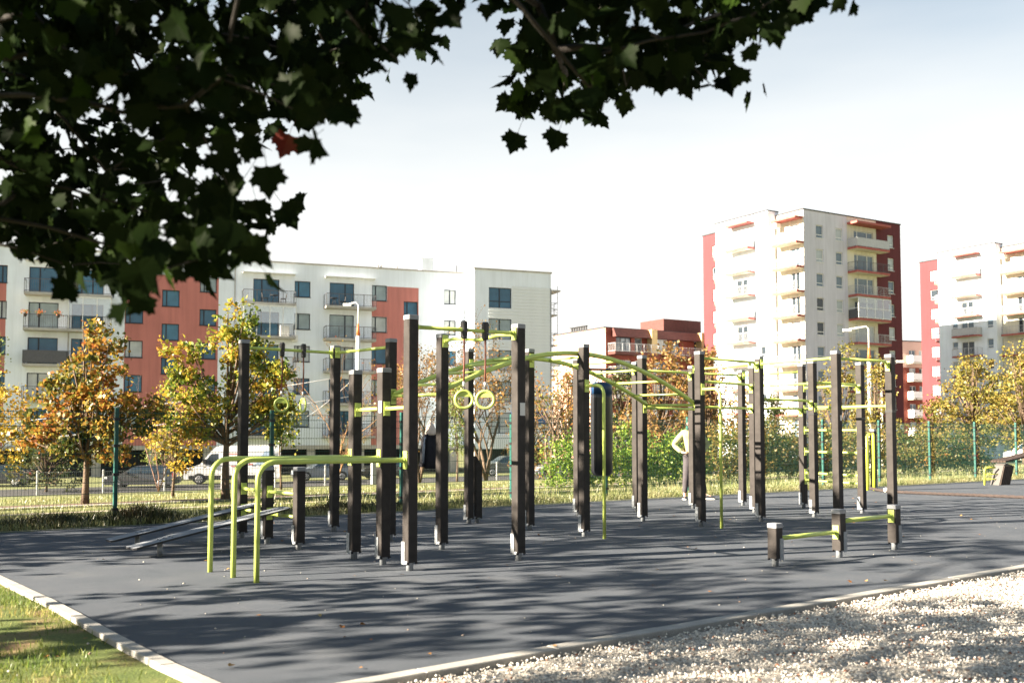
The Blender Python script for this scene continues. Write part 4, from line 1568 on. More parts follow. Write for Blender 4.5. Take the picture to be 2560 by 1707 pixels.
# right face
tower_side((0, 0, 0), 0, 0, 17.2, 28.0, [(2.05, 3.28, 0, 1.55, TW), (5.42, 6.60, 0.0, 1.5, TW), (14.75, 15.92, 0.05, 1.57, TW), (8.6, 12.1, -0.75, 2.3, ((0.2, 0.7), ()))],
           [(7.40, 12.65, -3, 29, 1), (12.65, 18, -3, 29, 2)], [M_TGREY, M_CREAM, M_TRED], 'right_wall')
for i, zt in enumerate(ZT):
    inf = ('sheet', 'bars', 'rails', 'sheet', 'bars', 'bars', 'rails', 'bars', 'sheet', 'bars')[i]
    balcony(tower, (0, 0, 0), 0, 7.45, zt - 0.68, 5.9, 1.45, M_SLABRED, M_PALERAIL if i % 2 == 0 else M_RAIL, inf, slab_t=0.26)
    if i == 3:
        b = MB()
        zf = zt - 0.68
        for k in range(5):
            x = 7.5 + 5.8 * k / 4
            b.box(x - .04, x + .04, -1.50, -1.43, zf + .02, zf + 2.5)
        for zz in (0.05, 1.2, 2.45):
            b.box(7.5, 13.3, -1.51, -1.44, zf + zz, zf + zz + 0.07)
        b.box(7.46, 7.53, -1.43, -0.02, zf + 1.2, zf + 1.27).box(7.46, 7.53, -1.43, -0.02, zf + 2.45, zf + 2.52)
        g_ = b.link('glazing_frame', M_WFRAME, tower)
        MB().box(7.5, 13.3, -1.48, -1.47, zf + .1, zf + 2.45).link('glazing_pane', M_CLEAR, g_)
MB().box(7.45, 13.6, -1.5, 0, 27.0, 27.26).link('balcony_canopy', M_SLABRED, tower)
# left face: rz -90 runs from the far left end (x=0) to the corner (x=18.2)
LW = 18.2
lo = (0, LW, 0)
lrz = R(-90)
# recessed corner part
tower_side(lo, lrz, 13.8, 18.2, 28.0, [(16.1, 17.5, -0.45, 2.1, TWV)], [], [M_CREAM], 'left_wall')
# white bay, 1.3 m proud
lo2 = (-1.3, LW, 0)
tower_side(lo2, lrz, 4.55, 13.75, 28.55, [(12.25, 13.2, 0.5, 1.35, TW), (8.2, 10.2, -0.35, 2.05, TWV), (6.7, 7.6, 0.7, 1.1, TW)], [], [M_WPL], 'bay_wall')
# dark red end, set back
lo3 = (0.6, LW, 0)
tower_side(lo3, lrz, 0, 4.53, 28.0, [(1.75, 3.1, 0.0, 1.55, TW), (3.35, 4.4, -0.6, 2.2, TW)], [], [M_TRED], 'left_end_wall')
M_TPINK = M_TRED
MB().box(0.62 + .25, 17.15, 0.3, 18.15, -2.2, 27.9).link('building_body', M_TGREY, tower)
MB().add([(-1.3, 4.45, -2.2), (0.0, 4.45, -2.2), (0.0, 4.45, 28.55), (-1.3, 4.45, 28.55)], [(0, 1, 2, 3)]).link('bay_return', M_WPL, tower)
MB().add([(-1.3, 13.65, -2.2), (0.6, 13.65, -2.2), (0.6, 13.65, 28.55), (-1.3, 13.65, 28.55)], [(0, 3, 2, 1)]).link('bay_return', M_WPL, tower)
MB().add([(17.2, 0, -2.2), (17.2, 18.2, -2.2), (17.2, 18.2, 28.0), (17.2, 0, 28.0)], [(0, 1, 2, 3)]).link('end_wall', M_TRED, tower)
MB().box(-0.08, 17.28, -0.08, 4.4, 28.0, 28.12).box(0.5, 17.28, 4.401, 18.3, 28.0, 28.12).link('roof', M_ROOF, tower)
MB().box(-1.38, 0.49, 4.4, 13.72, 28.55, 28.66).link('roof', M_ROOF, tower)
MB().box(-1.25, 0.49, 4.47, 13.63, 28.0, 28.55).link('parapet', M_WPL, tower)
MB().box(11.6, 14.6, 5, 8, 28.13, 29.6).link('lift_housing', M_TRED, tower)
MB().lathe([(0.5, 0), (0.5, 0.6), (0.2, 0.75)], 10, c=(6.5, 3, 28.13)).link('roof_vent', M_PALERAIL, tower)
for i, zt in enumerate(ZT):
    balcony(tower, lo, lrz, 14.35, zt - 0.62, 3.85, 1.25, M_SLABRED, M_PALERAIL, 'bars', slab_t=0.26)
    balcony(tower, lo2, lrz, 7.4, zt - 0.40, 4.1, 1.2, M_SLABRED, M_PALERAIL, 'bars' if i % 3 else 'sheet', slab_t=0.22)
    if i % 1 == 0:
        balcony(tower, lo3, lrz, 3.3, zt - 0.62, 1.2, 1.1, M_SLABRED, M_PALERAIL, 'bars', slab_t=0.24)
balcony_c = MB().box(-1.35, 0, 0.05, 3.9, 26.95, 27.2).link('balcony_canopy', M_SLABRED, tower)
MB().box(-2.5, -1.3, 6.75, 10.8, 27.45, 27.67).link('balcony_canopy', M_SLABRED, tower)
MB().box(-1.2, -0.45, 3.2, 3.95, 26.3, 26.85).link('air_conditioner', M_WHITEP, tower)
text_p = MB().box(14.9, 17.0, -0.06, -0.01, 2.0, 2.3).box(16.3, 17.0, -0.07, -0.061, 2.0, 2.8).link('wall_sign', M_WHITEP, tower)
t2 = copy_tree(tower, 'farther tower block at the right edge, red and white with half its face in shade', (71.6, 136.3, 0))
for o in (tower, t2):
    o['group'] = 'tower blocks on the right'
for o in list(col.objects):
    if o.parent is t2 and o.name.startswith('wall_sign'):
        bpy.data.objects.remove(o)

# ---- brick red low block between the white block and the tower
TC = R(30.6)
cb = thing('brick_red_block', 'lower brick red block with brown tiled mansard and pale balconies between white block and tower', 'apartment building', (11.8, 125.0, 0), TC)
opsr, wr_ = [], []
for k in range(5):
    z0 = 8.0 - 2.9 * k
    for a in (0.9, 2.6):
        pass
for k in range(5):
    zt = 13.95 - 2.95 * k
    for a, w_, h in ((1.6, 2.4, 1.9), (4.6, 1.2, 1.9), (7.6, 2.4, 1.9), (10.8, 1.2, 1.9), (14.5, 2.4, 1.9), (18.0, 2.4, 1.9), (21.5, 2.0, 1.9)):
        opsr.append((a, a + w_, zt - h, zt))
        wr_.append((a, zt - h, w_, h))
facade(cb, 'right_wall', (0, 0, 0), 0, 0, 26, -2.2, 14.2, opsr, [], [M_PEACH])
for i, (a, z0, w_, h) in enumerate(wr_):
    window(cb, (0, 0, 0), 0, a, z0, w_, h, ((0.33, 0.66), ()) if w_ > 2 else ((), ()), M_WFRAME if i % 3 else M_FRAME, M_GLT[(0, 2, 1)[i % 3]])
opl, wl_ = [], []
for k in range(5):
    for a in (1.0, 3.9, 6.8, 9.2):
        z0 = 10.6 - 2.9 * k
        opl.append((a, a + 0.85, z0, z0 + 1.2))
        wl_.append((a, z0, 0.85, 1.2))
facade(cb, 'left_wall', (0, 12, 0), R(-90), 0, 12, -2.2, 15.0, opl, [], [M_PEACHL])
for a, z0, w_, h in wl_:
    window(cb, (0, 12, 0), R(-90), a, z0, w_, h, ((), ()), M_WFRAME, M_GLT[0])
MB().box(0.3, 26, 0.3, 12, -2.2, 14.8).link('building_body', M_PEACH, cb)
MB().box(0, 0.9, -0.02, 0.29, 14.2, 15.0).link('corner_pier', M_PEACH, cb)
MB().add([(0.9, -0.1, 14.0), (25.5, -0.1, 14.0), (25.5, 0.25, 15.0), (0.9, 0.25, 15.0)], [(0, 1, 2, 3)]).link('mansard_roof', M_MANS, cb)
for x in (6.6, 15.0, 20.0):
    MB().box(x, x + 0.9, -1.0, 0.25, 11.95, 15.05).link('pilaster', M_OCHRE, cb)
for x0, x1 in ((0.95, 6.55), (7.6, 14.95), (16.0, 19.95), (21.0, 25.5)):
    b = MB().add([(x0, -0.98, 13.9), (x1, -0.98, 13.9), (x1, -0.4, 15.0), (x0, -0.4, 15.0), (x0, -0.1, 13.9), (x1, -0.1, 13.9), (x1, -0.1, 15.0), (x0, -0.1, 15.0)], [(0, 1, 2, 3), (0, 4, 5, 1), (3, 2, 6, 7), (0, 3, 7, 4), (1, 5, 6, 2)])
    b.link('mansard_roof', M_MANS, cb)
MB().box(-0.1, 26, 0.2, 12.1, 15.0, 15.15).link('roof', M_ROOF, cb)
MB().box(11.0, 17.5, 2.0, 7.0, 15.151, 17.0).link('roof_house', M_MANS, cb)
b = MB()
for i in range(7):
    b.box(-0.2 + 0.05, -0.02, 4 + i * 0.55, 4.3 + i * 0.55, 15.16, 15.6)
b.box(-0.3, 0.1, 3.9, 7.8, 15.6, 15.66)
b.link('roof_vent', M_ROOF, cb)
for zf in (11.95, 9.0, 6.05, 3.1, 0.15):
    balcony(cb, (0, 0, 0), 0, 0.3, zf, 6.9 if zf > 11 else 5.6, 1.6, M_MANS, M_PALERAIL, 'bars', slab_t=0.35)
    balcony(cb, (0, 0, 0), 0, 9.0, zf - 0.15, 9.0, 1.5, M_MANS, M_PALERAIL, 'bars', slab_t=0.3)

# ---- small pale building in the gap between the towers
db = thing('pale_pink_block', 'narrow pale pink block with stacked balconies seen in the gap between the two towers', 'apartment building', (63.5, 160.0, 0), R(20))
opd, wd = [], []
for k in range(6):
    zt = 15.2 - 2.9 * k
    for a in (0.6, 2.6, 4.4, 6.4):
        opd.append((a, a + 1.3, zt - 1.9, zt))
        wd.append((a, zt - 1.9))
facade(db, 'front_wall', (0, 0, 0), 0, -1, 12, -2.2, 16.6, opd, [(-2, 13, 12.4, 17, 0), (-2, 13, -3, 12.4, 1)], [M_PINK, M_PEACH])
for i, (a, z0) in enumerate(wd):
    window(db, (0, 0, 0), 0, a, z0, 1.3, 1.9, ((0.5,), ()), M_WFRAME, M_GLT[i % 3])
MB().box(-1, 12, 0.3, 10, -2.2, 16.5).link('building_body', M_PINK, db)
MB().box(-1.1, 12.1, -0.1, 10.1, 16.6, 16.75).link('roof', M_ROOF, db)
for k in range(6):
    balcony(db, (0, 0, 0), 0, 0.2, 13.2 - 2.9 * k, 5.4, 1.3, M_CREAM, M_WHITEP, 'sheet', slab_t=0.2)
    balcony(db, (0, 0, 0), 0, 6.0, 13.2 - 2.9 * k, 5.4, 1.3, M_CREAM, M_WHITEP, 'bars', slab_t=0.2)

# ------------------------------------------------------------------ tram poles, wires, street lamp
M_POLE = M('pale_pole_paint', (0.62, 0.62, 0.60), rough=0.5, var=0.06, scale=4)
M_CONE = M('orange_pole_cone', (0.55, 0.14, 0.04), rough=0.5, var=0.1)


def street_pole(x, y, top, r, label, arm=-1, cone=True, armlen=2.6, ang=0.15):
    z0 = tz(x, y)
    t = thing('street_pole', label, 'lamp post', (x, y, z0), 0, 'pale poles along the street')
    H_ = top - z0
    MB().tube([(0, 0, -0.2), (0, 0, H_ - 2.1)], r, 12).link('pole', M_POLE, t)
    if cone:
        MB().lathe([(r * 0.95, 0), (r * 0.45, 0.75)], 12, c=(0, 0, H_ - 2.09)).link('cone', M_CONE, t)
    am = MB().tube([(0, 0, H_ - 2.1), (0, 0, H_ - 0.15), (arm * 0.15, 0, H_), (arm * armlen, 0, H_ - armlen * ang)], 0.05, 8)
    a_ = am.link('arm', M_POLE, t)
    MB().box(min(arm * (armlen - 0.1), arm * (armlen + 0.4)), max(arm * (armlen - 0.1), arm * (armlen + 0.4)), -0.09, 0.09, H_ - armlen * ang - 0.14, H_ - armlen * ang + 0.02).link('lamp_head', M_POLE, t)
    return t


street_pole(-9.62, 62.0, 9.7, 0.13, 'white street pole with orange cone rising in front of the white block', armlen=0.55)
street_pole(22.3, 62.0, 7.3 + 0.9, 0.13, 'white street pole with orange cone in front of the near tower', armlen=1.2)
street_pole(26.0, 70.0, 6.6, 0.09, 'thin white street pole just right of the pole with the orange cone', arm=1, cone=False, armlen=1.2, ang=-0.05)
street_pole(9.9, 81.0, 7.3, 0.10, 'thin white street pole in front of the brick red block', arm=1, cone=False, armlen=1.0, ang=0.0)
wire = MB()
for (a, b_, s) in (((-9.62, 62, 5.2), (-40, 66, 1.6), 0.3), ((-9.62, 62, 3.9), (-40, 64, 0.4), 0.4), ((-9.62, 62, 5.2), (-18, 87, 3.0), 0.2)):
    A_, B_ = Vector(a), Vector(b_)
    wire.tube([A_.lerp(B_, i / 8) - Vector((0, 0, s * 4 * (i / 8) * (1 - i / 8))) for i in range(9)], 0.02, 4)
w_ = wire.link('span_wires', M_PALERAIL)
w_['label'] = 'thin pale span wires running left from the street pole with the orange cone'
w_['category'] = 'wire'
# round sign
rs = thing('round_sign', 'small dark round road sign on a post beside the bushes', 'road sign', (12.9, 52.0, tz(12.9, 52)), R(10))
H_ = 1.6 - tz(12.9, 52) + 0.7
MB().tube([(0, 0, -0.1), (0, 0, H_)], 0.03, 8).link('post', M_GREYMET, rs)
b = MB()
V = [(0.33 * math.cos(a * math.pi / 10), -0.045, H_ - 0.2 + 0.33 * math.sin(a * math.pi / 10)) for a in range(20)]
V2 = [(x, -0.035, z) for x, y, z in V]
b.add(V + V2, [tuple(range(20)), tuple(reversed(range(20, 40)))] + [(i, 20 + i, 20 + (i + 1) % 20, (i + 1) % 20) for i in range(20)])
b.link('sign_disc', M_DARKVOID, rs)
ub = thing('utility_box', 'small grey utility box on the grass behind the fence', 'box', (-5.55, 40.8, tz(-5.55, 40.8)), R(20))
MB().bbox(-0.2, 0.2, -0.15, 0.15, 0, 1.0, 0.02).link('cabinet', M_GREYMET, ub)

# low grey mesh fence along the pavement
sf = thing('street_fence', 'low grey mesh fence with steel posts running along the street', 'fence', (0, 0, 0))
SP = MB().bbox(-0.035, 0.035, -0.035, 0.035, 0, 1.25, 0.005).mesh('fence_post', M_PALERAIL)
b = MB()
for i in range(30):
    x = 0.08 + i * 0.098
    b.add([(x - .005, 0, .05), (x + .005, 0, .05), (x + .005, 0, 1.18), (x - .005, 0, 1.18)], [(0, 1, 2, 3)])
for z in (0.08, 0.35, 0.6, 0.9, 1.17):
    b.box(0.04, 2.96, -0.008, 0.008, z - .008, z + .008)
SPAN = b.mesh('mesh_panel', M_GREYMET)
for k in range(34):
    x, y = on_fence(-24 + 3 * k, 35.2)
    x2, y2 = on_fence(-24 + 3 * (k + 1), 35.2)
    put('fence_post', SP, sf, (x, y, tz(x, y)), math.atan2(FD.y, FD.x))
    put('mesh_panel', SPAN, sf, (x, y, tz(x, y)), math.atan2(FD.y, FD.x))

# ------------------------------------------------------------------ vehicles
M_TYRE = M('tyre_rubber', (0.015, 0.015, 0.016), rough=0.8)
M_RIM = M('alloy_rim', (0.55, 0.55, 0.56), rough=0.35, metal=0.6, var=0.05)
M_CGL = M('car_glass', (0.02, 0.03, 0.04), rough=0.05, spec=0.9)
M_HEAD = M('headlamp_glass', (0.6, 0.62, 0.64), rough=0.1, spec=0.8)
M_TAIL = M('red_tail_lamp', (0.35, 0.02, 0.02), rough=0.2, spec=0.6)
M_TRIM = M('black_car_trim', (0.02, 0.02, 0.022), rough=0.6)


def paint(name, c):
    return M(name, c, rough=0.3, var=0.04, spec=0.5, coat=0.6)


def wheel(parent, x, y, r, w=0.2):
    s = 1 if y > 0 else -1
    t = MB()
    n = 18
    prof = [(r * 0.62, -w / 2), (r * 0.95, -w / 2), (r, -w / 2 + 0.03), (r, w / 2 - 0.03), (r * 0.95, w / 2), (r * 0.62, w / 2)]
    V = [(x + pr_ * math.cos(2 * math.pi * k / n), y + oy, r + pr_ * math.sin(2 * math.pi * k / n)) for pr_, oy in prof for k in range(n)]
    F = [(i * n + k, i * n + (k + 1) % n, (i + 1) * n + (k + 1) % n, (i + 1) * n + k) for i in range(5) for k in range(n)]
    F += [tuple(range(n))[::-1], tuple(range(5 * n, 6 * n))]
    t.add(V, F)
    wo_ = t.link('wheel', M_TYRE, parent)
    rb = MB()
    yo = y + s * (w / 2 + 0.004)
    for k in range(7):
        a = 2 * math.pi * k / 7
        T = Matrix.Translation((x, yo, r)) @ Matrix.Rotation(a, 4, 'Y')
        rb.box(0.0, r * 0.6, -0.012, 0.012, -0.03, 0.03, T=T)
    ring_o = [(x + r * 0.66 * math.cos(2 * math.pi * k / n), yo - s * .002, r + r * 0.66 * math.sin(2 * math.pi * k / n)) for k in range(n)]
    ring_i = [(x + r * 0.56 * math.cos(2 * math.pi * k / n), yo + s * .012, r + r * 0.56 * math.sin(2 * math.pi * k / n)) for k in range(n)]
    rb.add(ring_o + ring_i, [(k, (k + 1) % n, n + (k + 1) % n, n + k) for k in range(n)])
    rb.link('rim', M_RIM, wo_)


def vehicle(name, label, cat, prof, belt, W, pm_, loc, rz, sidewin, screens, wheels, r, taper=0.80, group=None, dark_sill=True):
    """body from a side profile (x, z), cabin above the belt line leaning inwards; front is +x"""
    t = thing(name, label, cat, loc, rz, group)

    def yy(z):
        if z <= belt:
            return W / 2
        top = max(p[1] for p in prof)
        return W / 2 * (1 - (1 - taper) * (z - belt) / (top - belt))
    b = MB()
    n = len(prof)
    L_ = [(x, yy(z), z) for x, z in prof]
    Rr = [(x, -yy(z), z) for x, z in prof]
    b.add(L_ + Rr, [tuple(range(n)), tuple(reversed(range(n, 2 * n)))] + [(i, n + i, n + (i + 1) % n, (i + 1) % n) for i in range(n)])
    body = b.link('body', pm_, t)
    for poly_ in sidewin:
        for s in (1, -1):
            V = [(x, s * (yy(z) + 0.006), z) for x, z in poly_]
            f = tuple(range(len(V)))
            MB().add(V, [f if s < 0 else f[::-1]]).link('side_window', M_CGL, t)
    for (xa, za), (xb, zb) in screens:
        ya, yb = yy(za) - 0.09, yy(zb) - 0.06
        d = Vector((xb - xa, 0, zb - za)).normalized()
        nn = Vector((-d.z, 0, d.x))
        if nn.z < 0:
            nn = -nn
        o_ = nn * 0.008
        MB().add([(xa + o_.x, -ya, za + o_.z), (xa + o_.x, ya, za + o_.z), (xb + o_.x, yb, zb + o_.z), (xb + o_.x, -yb, zb + o_.z)], [(0, 1, 2, 3)]).link('windscreen', M_CGL, t)
    for x in wheels:
        for s in (1, -1):
            # wheel arch lining
            nA = 12
            arch_ = [(x + r * 1.16 * math.cos(math.pi * k / nA), s * (W / 2 + 0.004), r + r * 1.16 * math.sin(math.pi * k / nA)) for k in range(nA + 1)] + [(x - r * 1.16, s * (W / 2 + .004), 0.2), (x + r * 1.16, s * (W / 2 + .004), 0.2)]
            f = tuple(range(len(arch_)))
            MB().add(arch_, [f if s < 0 else f[::-1]]).link('wheel_arch', M_TRIM, t)
            wheel(t, x, s * (W / 2 - 0.085), r)
    return t


CAR = [(2.22, 0.25), (2.27, 0.45), (2.2, 0.68), (1.95, 0.80), (1.05, 0.95), (0.40, 1.36), (0.1, 1.43), (-1.35, 1.45), (-1.85, 1.38), (-2.2, 0.98), (-2.27, 0.7), (-2.25, 0.32), (-2.1, 0.22), (2.1, 0.20)]
CARW = [[(0.92, 0.96), (0.36, 1.33), (0.0, 1.37), (-0.05, 0.95)], [(-0.13, 0.95), (-0.10, 1.37), (-0.95, 1.385), (-1.05, 0.95)], [(-1.13, 0.95), (-1.05, 1.38), (-1.6, 1.36), (-1.95, 1.0)]]
CARS = [((1.02, 0.97), (0.42, 1.345)), ((-2.17, 1.02), (-1.87, 1.36))]


def car(label, c, x, y, rz, s=1.0, suv=False):
    z = tz(x, y) + 0.02
    prof = [(px_, pz_ * (1.16 if suv else 1.0)) for px_, pz_ in CAR]
    sw = [[(a, b_ * (1.16 if suv else 1.0)) for a, b_ in p] for p in CARW]
    sc_ = [((a[0], a[1] * (1.16 if suv else 1.0)), (b_[0], b_[1] * (1.16 if suv else 1.0))) for a, b_ in CARS]
    t = vehicle('parked_car', label, 'car', prof, 0.93 * (1.16 if suv else 1.0), 1.78, c, (x, y, z), rz, sw, sc_, (1.38, -1.33), 0.345 if suv else 0.32, group='cars parked along the street')
    k = 1.16 if suv else 1.0
    for s_ in (1, -1):
        MB().box(2.0, 2.235, min(s_ * 0.55, s_ * 0.895), max(s_ * 0.55, s_ * 0.895), 0.60 * k, 0.74 * k).link('headlight', M_HEAD, t)
        MB().box(-2.262, -2.05, min(s_ * 0.62, s_ * 0.895), max(s_ * 0.62, s_ * 0.895), 0.72 * k, 0.95 * k).link('tail_light', M_TAIL, t)
        MB().box(0.72, 0.92, min(s_ * 0.9, s_ * 1.05), max(s_ * 0.9, s_ * 1.05), 0.93 * k, 1.05 * k).link('mirror', c, t)
    MB().box(2.15, 2.29, -0.85, 0.85, 0.30, 0.46 * k).link('bumper', M_TRIM, t)
    return t


car('dark grey parked estate car under the orange maple at the left', paint('dark_grey_car_paint', (0.03, 0.032, 0.038)), -24.1, 65.2, R(186), 1)
car('silver blue parked car behind the low post with the grey cap', paint('silver_blue_car_paint', (0.20, 0.24, 0.29)), -14.4, 76.0, R(200))
car('black parked car beside the silver blue one', paint('black_car_paint', (0.015, 0.016, 0.018)), -9.9, 79.3, R(200))
car('dark green grey parked estate car in front of the cladded end block', paint('green_grey_car_paint', (0.055, 0.065, 0.065)), -0.6, 84.5, R(199), suv=True)
car('pale silver parked car half hidden by the orange shrub', paint('silver_car_paint', (0.42, 0.44, 0.46)), 4.0, 84.0, R(200))
car('black parked car at the far left edge of the street', paint('black_car_paint', (0.015, 0.016, 0.018)), -34.2, 66.5, R(190))
car('white parked car at the far right behind the fence', paint('white_car_paint', (0.72, 0.72, 0.71)), 43.8, 84.0, R(200), suv=True)
car('second white parked car farther right behind the fence', paint('white_car_paint', (0.72, 0.72, 0.71)), 47.4, 87.0, R(200))
car('orange parked car glimpsed through the bushes at the right', paint('orange_car_paint', (0.60, 0.16, 0.02)), 36.4, 83.0, R(200))

# white delivery van
VAN = [(3.2, 0.35), (3.25, 0.6), (3.15, 0.95), (2.95, 1.12), (2.15, 1.38), (1.45, 2.25), (1.1, 2.6), (0.8, 2.66), (-3.15, 2.70), (-3.25, 2.6), (-3.3, 0.5), (-3.2, 0.35)]
VANW = [[(1.98, 1.42), (1.42, 2.1), (0.95, 2.12), (0.92, 1.35), (1.2, 1.30)]]
van = vehicle('delivery_van', 'white high roofed delivery van with faint red graphics parked at the left', 'van', VAN, 1.35, 2.05, paint('white_van_paint', (0.84, 0.84, 0.84)),
              (-19.7, 70.5, tz(-19.7, 70.5) + 0.02), R(193), VANW, [((2.12, 1.42), (1.5, 2.2))], (2.2, -1.9), 0.36, taper=0.9)
for s_ in (1, -1):
    MB().box(2.9, 3.22, min(s_ * 0.7, s_ * 1.032), max(s_ * 0.7, s_ * 1.032), 0.85, 1.08).link('headlight', M_HEAD, van)
    MB().box(-3.315, -3.2, min(s_ * 0.8, s_ * 1.03), max(s_ * 0.8, s_ * 1.03), 0.8, 1.3).link('tail_light', M_TAIL, van)
    MB().box(1.75, 1.95, min(s_ * 1.03, s_ * 1.2), max(s_ * 1.03, s_ * 1.2), 1.4, 1.75).link('mirror', M_TRIM, van)
    M_RG = M('faded_red_print', (0.55, 0.20, 0.18), rough=0.5)
    M_BG = M('pale_blue_print', (0.35, 0.45, 0.58), rough=0.5)
    g_ = MB()
    for (x0, x1, z0, z1) in ((0.3, -0.5, 2.05, 2.14), (0.2, -0.2, 1.85, 1.92), (-0.7, -0.9, 1.5, 2.0), (-1.1, -1.4, 1.3, 1.42), (0.1, -0.6, 1.2, 1.28)):
        yv = s_ * (1.03)
        g_.add([(x0, yv, z0), (x1, yv, z0), (x1, yv * 0.998, z1), (x0, yv * .998, z1)], [(0, 1, 2, 3)])
    g_.link('side_print', M_RG, van)
    MB().add([(-1.5, s_ * 1.031, 1.3), (-2.2, s_ * 1.031, 1.3), (-2.9, s_ * 0.985, 2.3), (-2.2, s_ * 0.985, 2.3)], [(0, 1, 2, 3)]).link('side_print', M_BG, van)
MB().box(2.9, 3.3, -1.0, 1.0, 0.40, 0.72).link('bumper', M_TRIM, van)
MB().box(-2.9, 2.9, -1.028, 1.028, 0.34, 0.62).link('sill', M_TRIM, van)

# ------------------------------------------------------------------ person standing with hands on hips
M_SKIN = M('skin', (0.50, 0.31, 0.23), rough=0.55, var=0.06)
M_HOOD = M('pale_green_hoodie', (0.29, 0.31, 0.165), rough=0.85, var=0.08, scale=14, bump=0.35, bscale=16)
M_TROU = M('dark_grey_trousers', (0.055, 0.048, 0.055), rough=0.85, var=0.15, scale=12, bump=0.3, bscale=20)
M_HAIR = M('brown_hair', (0.05, 0.03, 0.02), rough=0.6, var=0.3, scale=40)
M_SHOE = M('dark_shoe', (0.02, 0.022, 0.026), rough=0.6)
M_SOLE = M('white_sole', (0.66, 0.64, 0.60), rough=0.6)
per = thing('person', 'person in pale green sweatshirt and dark trousers, hands on hips behind the posts', 'person', (3.87, 21.45, 0), 0)


def skin(name, pts, edges, rad, mat, root=0, lv=2, parent=per):
    me = bpy.data.meshes.new(name)
    me.from_pydata(pts, edges, [])
    o = put(name, me, parent)
    s = o.modifiers.new('skin', 'SKIN')
    s.use_smooth_shade = True
    for i, r_ in enumerate(rad):
        v = me.skin_vertices[0].data[i]
        v.radius = r_ if isinstance(r_, tuple) else (r_, r_)
        v.use_root = (i == root)
    u_ = o.modifiers.new('sub', 'SUBSURF')
    u_.levels = lv
    u_.render_levels = lv
    me.materials.append(mat)
    dg = bpy.context.evaluated_depsgraph_get()
    m2 = bpy.data.meshes.new_from_object(o.evaluated_get(dg))
    o.modifiers.clear()
    o.data = m2
    m2.polygons.foreach_set('use_smooth', [True] * len(m2.polygons))
    m2.materials.clear()
    m2.materials.append(mat)
    return o


# joints (x to the right in the picture, y away from the camera)
J = dict(pel=(0.0, 0, 0.93), wai=(-0.01, 0.0, 1.08), che=(-0.015, 0.01, 1.28), nb=(-0.015, 0.02, 1.46), hd=(-0.01, -0.005, 1.60), top=(-0.01, 0.0, 1.73),
         sl=(-0.19, 0.02, 1.41), el=(-0.385, 0.08, 1.16), wl=(-0.225, -0.04, 1.00), sr=(0.16, 0.02, 1.41), er=(0.36, 0.08, 1.16), wr=(0.20, -0.04, 1.00),
         hl=(-0.095, 0, 0.89), kl=(-0.135, -0.02, 0.49), al=(-0.165, 0.02, 0.09), hr=(0.095, 0, 0.89), kr=(0.19, -0.02, 0.49), ar=(0.27, 0.02, 0.09),
         fl=(-0.185, -0.13, 0.045), fr=(0.40, -0.05, 0.045))
names = list(J)
idx = {k: i for i, k in enumerate(names)}
E_ = [('pel', 'wai'), ('wai', 'che'), ('che', 'nb'), ('nb', 'hd'), ('hd', 'top'), ('che', 'sl'), ('sl', 'el'), ('el', 'wl'), ('che', 'sr'), ('sr', 'er'), ('er', 'wr'),
      ('pel', 'hl'), ('hl', 'kl'), ('kl', 'al'), ('al', 'fl'), ('pel', 'hr'), ('hr', 'kr'), ('kr', 'ar'), ('ar', 'fr')]
rad = dict(pel=(.14, .10), wai=(.13, .09), che=(.145, .10), nb=.055, hd=(.08, .095), top=(.07, .085), sl=.058, el=.042, wl=.028, sr=.058, er=.042, wr=.028, hl=.085, kl=.055, al=.04, hr=.085, kr=.055, ar=.04, fl=.035, fr=.035)
pts = [J[k] for k in names]
edg = [(idx[a], idx[b_]) for a, b_ in E_]
rd = [rad[k] for k in names]
# fingers closed on the hip bones
for side, w_, sx in (('l', 'wl', 1), ('r', 'wr', -1)):
    wv = Vector(J[w_])
    base = len(pts)
    pts.append(tuple(wv + Vector((sx * 0.05, -0.06, -0.005))))
    rd.append((.034, .018))
    edg.append((idx[w_], base))
    for q, (dz, l_) in enumerate(((0.022, .062), (0.006, .07), (-0.010, .066), (-0.024, .05))):
        i0 = len(pts)
        pts.append(tuple(wv + Vector((sx * (0.05 + l_ * .6), -0.085, dz))))
        pts.append(tuple(wv + Vector((sx * (0.05 + l_ * 1.15), -0.075, dz - 0.012))))
        rd += [.0095, .008]
        edg += [(base, i0), (i0, i0 + 1)]
    i0 = len(pts)
    pts.append(tuple(wv + Vector((sx * 0.03, 0.0, 0.035))))
    pts.append(tuple(wv + Vector((sx * 0.055, 0.03, 0.04))))
    rd += [.012, .010]
    edg += [(idx[w_], i0), (i0, i0 + 1)]
body = skin('body', pts, edg, rd, M_SKIN)
k_ = ['pel', 'wai', 'che', 'nb', 'sl', 'el', 'wl', 'sr', 'er', 'wr']
pt = [J[a] for a in k_]
pt[0] = (0.0, 0, 0.90)
skin('sweatshirt', pt, [(0, 1), (1, 2), (2, 3), (2, 4), (4, 5), (5, 6), (2, 7), (7, 8), (8, 9)], [(.185, .13), (.175, .125), (.185, .13), .075, .085, .066, .05, .085, .066, .05], M_HOOD)
skin('trousers', [(0, 0, 0.97), J['hl'], J['kl'], (J['al'][0], J['al'][1], 0.12), J['hr'], J['kr'], (J['ar'][0], J['ar'][1], 0.12)], [(0, 1), (1, 2), (2, 3), (0, 4), (4, 5), (5, 6)], [(.15, .11), .108, .078, .058, .108, .078, .058], M_TROU)
skin('hair', [(-0.01, 0.02, 1.64), (-0.01, 0.015, 1.72), (-0.01, 0.01, 1.765)], [(0, 1), (1, 2)], [(.082, .09), (.084, .095), (.06, .07)], M_HAIR)
f_ = MB()
for sx in (-0.032, 0.032):
    f_.lathe([(0.004, -0.006), (0.012, 0.0), (0.004, 0.006)], 8, c=(-0.01 + sx, -0.094, 1.625))
